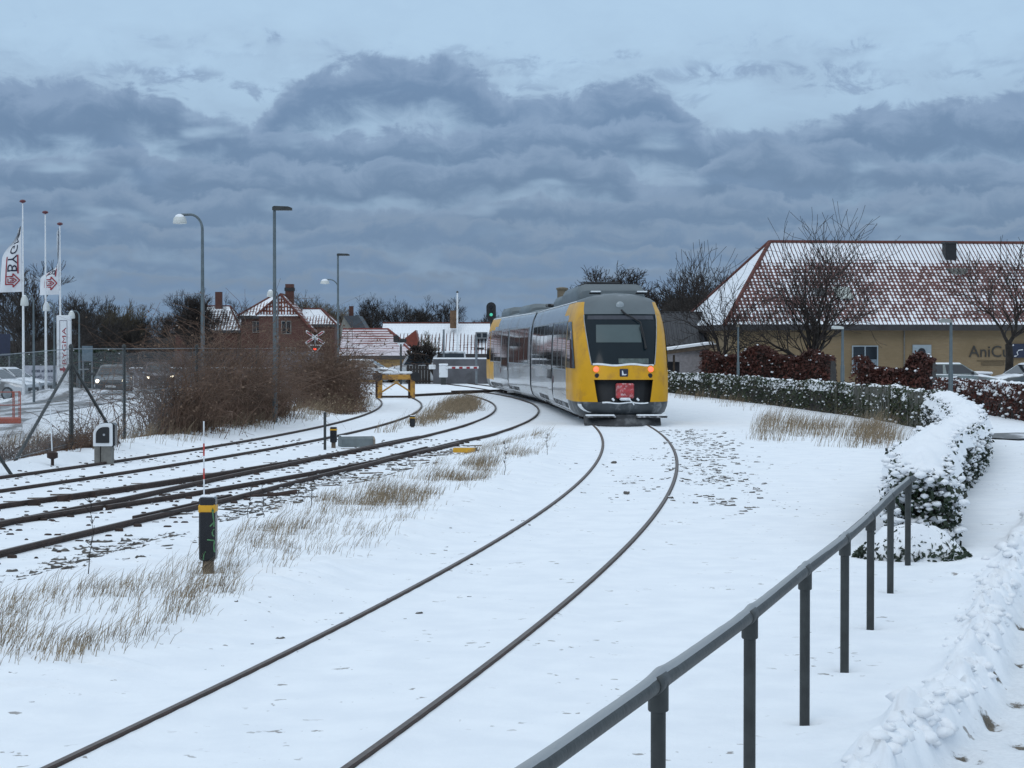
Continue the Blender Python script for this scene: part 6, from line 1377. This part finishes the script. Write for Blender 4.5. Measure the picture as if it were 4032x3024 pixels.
# ================================================================== trees
def grow(rng, H, r0, levels, spread=.6, trunk=.3, up=.12, kids=(2, 4), wander=.16, ratio=.66):
    S = [[] for _ in range(levels + 1)]
    def br(p, d, L, r, lv):
        n = 4 if lv < 2 else 3; step = L / n; rr = r
        for i in range(n):
            d = d + rng.normal(0, wander, 3) + np.array([0, 0, up * (1 if lv else .3)]); d /= np.linalg.norm(d); q = p + d * step; r2 = rr * (.86 if lv else .92)
            S[lv].append((p, q, rr, r2)); p, rr = q, r2
            if lv < levels and (lv > 0 or i >= n - 2):
                for _ in range(rng.integers(0, kids[0] + 1)): child(p, d, L, rr, lv)
        if lv < levels:
            for _ in range(rng.integers(2, kids[1] + 1)): child(p, d, L, rr, lv, .75)
    def child(p, d, L, r, lv, k=1.0):
        a = rng.normal(size=3); a -= a @ d * d; a /= np.linalg.norm(a); th = spread * rng.uniform(.6, 1.4) * k
        br(p, d * math.cos(th) + a * math.sin(th), L * ratio * rng.uniform(.75, 1.2) if lv else H * (1 - trunk) * .42 * rng.uniform(.8, 1.15), r * rng.uniform(.5, .68), lv + 1)
    br(np.zeros(3), np.array([0, 0, 1.0]), H * trunk, r0, 0); return S
def tree(name, label, loc, H, r0, levels, seed, group=None, m='twig', rmin=.006, **kw):
    rng = np.random.default_rng(seed); S = grow(rng, H, r0, levels, **kw); mx = max(float(q[1][2]) for l in S for q in l); k = H / mx
    t = thing(name, label, 'tree', loc, 0, group)
    for nm, ls, sides in (('trunk', S[:2], 6), ('crown', S[2:], 3)):
        L_ = [q for l in ls for q in l]
        if not L_: continue
        V, F = segs(np.array([q[0] for q in L_]) * k, np.array([q[1] for q in L_]) * k, np.maximum([q[2] for q in L_], rmin), np.maximum([q[3] for q in L_], rmin), sides); np_mesh(nm, V, F, M['bark'] if nm == 'trunk' and m == 'twig' else M[m], t)
    return t
gz = lambda x, y: ground_z(x, y) - .1
x = AT(1572, 760, 92)[0]; tree('bare_tree', 'bare tree leaning beside the left hip of the yellow building', (x, 92, gz(x, 92)), 7.4, .19, 4, 41, spread=.62, trunk=.22, rmin=.010, kids=(2, 2), wander=.2, ratio=.78)
x = AT(1776, 760, 90)[0]; tree('bare_tree', 'large bare tree in front of the tiled roof, rising above its ridge', (x, 90, gz(x, 90)), 9.4, .25, 4, 58, spread=.72, trunk=.22, rmin=.010, kids=(2, 2), wander=.2, ratio=.82)
x = AT(2172, 760, 90)[0]; tree('bare_tree', 'thick-trunked bare tree at the right edge before the yellow wall', (x, 90, gz(x, 90)), 7.8, .24, 4, 57, spread=.70, trunk=.36, rmin=.010, kids=(2, 2), wander=.2, ratio=.80)
x = AT(1398, 760, 150)[0]; tree('bare_tree', 'big round bare tree rising behind the railcar roof', (x, 150, gz(x, 150)), 10.0, .32, 6, 44, spread=.78, trunk=.20, rmin=.012, kids=(2, 3)).scale = (1.55, 1.55, 1.0)
x = AT(442, 760, 160)[0]; tree('bare_tree', 'wide spreading bare tree in front of the dark tiled house', (x, 160, gz(x, 160)), 8.4, .36, 6, 45, spread=.72, trunk=.22, rmin=.009, kids=(2, 3))
x = AT(925, 760, 135)[0]; tree('bare_tree', 'small pale bare tree before the snowy roof', (x, 135, gz(x, 135)), 4.4, .07, 4, 46, m='twig_pale', spread=.42, trunk=.3, rmin=.010)
x = AT(945, 760, 118)[0]; tree('bare_tree', 'dark ivy-clad stump leaning over the grey wall', (x, 118, gz(x, 118)), 2.6, .16, 3, 47, spread=.9, trunk=.5, rmin=.04)
# prototypes for the far trees; every tree is a thing of its own
PR = []
for i in range(6): PR.append(tree('woodland_tree', 'x', (0, 0, 0), 9.0, .20, 5, 60 + i, 'trees along the far edge of the town', m='twig_far' if i < 4 else 'twig_pale', spread=.5 + .08 * (i % 3), trunk=.26, rmin=.013, kids=(2, 3)))
spots = [(70, 175, 11.4, 0, 'tall bare tree behind the flagpoles, highest on the left'), (20, 190, 9.6, 1, 'bare tree at the left edge behind the tallest flagpole'), (120, 200, 9.4, 2, 'bare tree half behind the shortest flagpole'), (175, 215, 8.2, 3, 'bare tree above the pylon sign lamp'),
         (205, 220, 9.4, 0, 'bare tree between the pylon sign and the road sign'), (250, 225, 9.2, 4, 'pale bare tree left of the dark oncoming car'), (285, 230, 8.6, 1, 'bare tree straight above the oncoming dark car'), (330, 225, 7.6, 2, 'low bare tree above the bramble thicket'), (372, 240, 8.4, 3, 'bare tree left of the curved-arm street lamp'),
         (560, 250, 8.6, 4, 'thin pale tree left of the red house chimney'), (655, 260, 11.2, 5, 'pale twiggy tree right of the red house chimney'), (690, 265, 9.0, 4, 'pale twiggy tree above the annex roof'), (735, 270, 9.8, 5, 'pale round tree behind the two-armed lamp post'), (762, 250, 7.6, 1, 'dark tree right of the two-armed lamp post'),
         (800, 245, 8.8, 0, 'dark tree left of the snowy roof'), (832, 240, 10.0, 2, 'highest dark tree over the red corrugated roof'), (866, 245, 9.8, 1, 'dark tree over the middle of the low houses'), (905, 250, 8.6, 3, 'bare tree left of the brick chimney on the snowy roof'), (962, 240, 9.4, 0, 'rounded bare tree by the distant flagpole'), (1000, 250, 8.6, 2, 'bare tree right of the distant flagpole'),
         (1045, 250, 8.2, 1, 'bare tree left of the green signal'), (1090, 245, 8.2, 3, 'bare tree right of the green signal'), (1140, 250, 8.6, 0, 'bare tree behind the exhaust stack of the railcar'), (1205, 240, 8.8, 2, 'bare tree behind the railcar roof units'), (1330, 170, 7.6, 1, 'low bare tree left of the big round tree'), (1438, 148, 10.2, 3, 'bare tree right of the big round tree'),
         (1500, 140, 7.2, 2, 'bare tree between the carport and the yellow building'), (1550, 135, 7.9, 0, 'bare tree just left of the tiled hip'), (1605, 140, 8.8, 1, 'bare tree behind the tiled hip'), (1745, 150, 10.2, 4, 'pale treetop showing over the ridge at its left'), (1875, 150, 10.9, 5, 'pale treetop showing over the ridge right of the large tree'), (2050, 145, 10.0, 4, 'pale treetop over the ridge by the black chimney'), (2190, 150, 10.4, 5, 'pale treetop over the ridge at the right edge')]
for k, (px_, D, H, pi, lab) in enumerate(spots):
    x = AT(px_, 749, D)[0]; z = gz(x, D); o = copy_tree(PR[pi]); o.location = (x, D, z); s = (H - z * .0) / 9.0; o.scale = (s * 1.1, s * 1.1, s); o.rotation_euler.z = k * 1.7; o['label'] = lab
for o in PR:
    for ch in list(o.children): bpy.data.objects.remove(ch)
    bpy.data.objects.remove(o)
# the wood that closes the view: one dense mass of undergrowth and stems
rng = np.random.default_rng(77); n = 26000
xs = rng.uniform(-80, 75, n); ys = 232 + rng.normal(0, 9, n) - .0 * xs; keep = ~((xs > 14) & (rng.random(n) < .5)); xs, ys = xs[keep], ys[keep]; n = len(xs)
hh = 5.3 + 2.2 * fbm(xs * .11, xs * 0, 4, 5) - 1.0 * sstep(-25, -5, xs) * sstep(20, 0, xs); z = height(xs, ys); h0 = rng.uniform(0, .55, n) * hh; l = hh * rng.uniform(.25, .62, n)
P0 = np.c_[xs, ys, z + h0]; P1 = P0 + np.c_[rng.normal(0, .32, n) * l, rng.normal(0, .2, n) * l, l]
V, F = segs(P0, P1, .032, .010, 3); o = np_mesh('distant_wood', V, F, M['twig_far']); tag(o, kind='stuff')
U = np.linspace(-82, 78, 200); rows = []
for dy, k in ((-6, -.1), (-6.5, .45), (-4, .78), (0, .9), (4, .78), (6, -.1)):
    top = (4.5 + 1.5 * fbm(U * .12 + dy, U * 0, 4, 6) + 1.2 * fbm(U * .5, U * 0 + dy, 3, 8) - .8 * sstep(-25, -5, U) * sstep(20, 0, U)); rows.append([(u, 234 + dy, -1.0 + k * t_ + .0) for u, t_ in zip(U, top)])
mb = MB(); mb.grid(rows); o = mb.build('wood_undergrowth', mat('undergrowth', (.032, .028, .027), 1, 0, .4, .35, .9, 1.5), recalc=False); tag(o, kind='stuff')
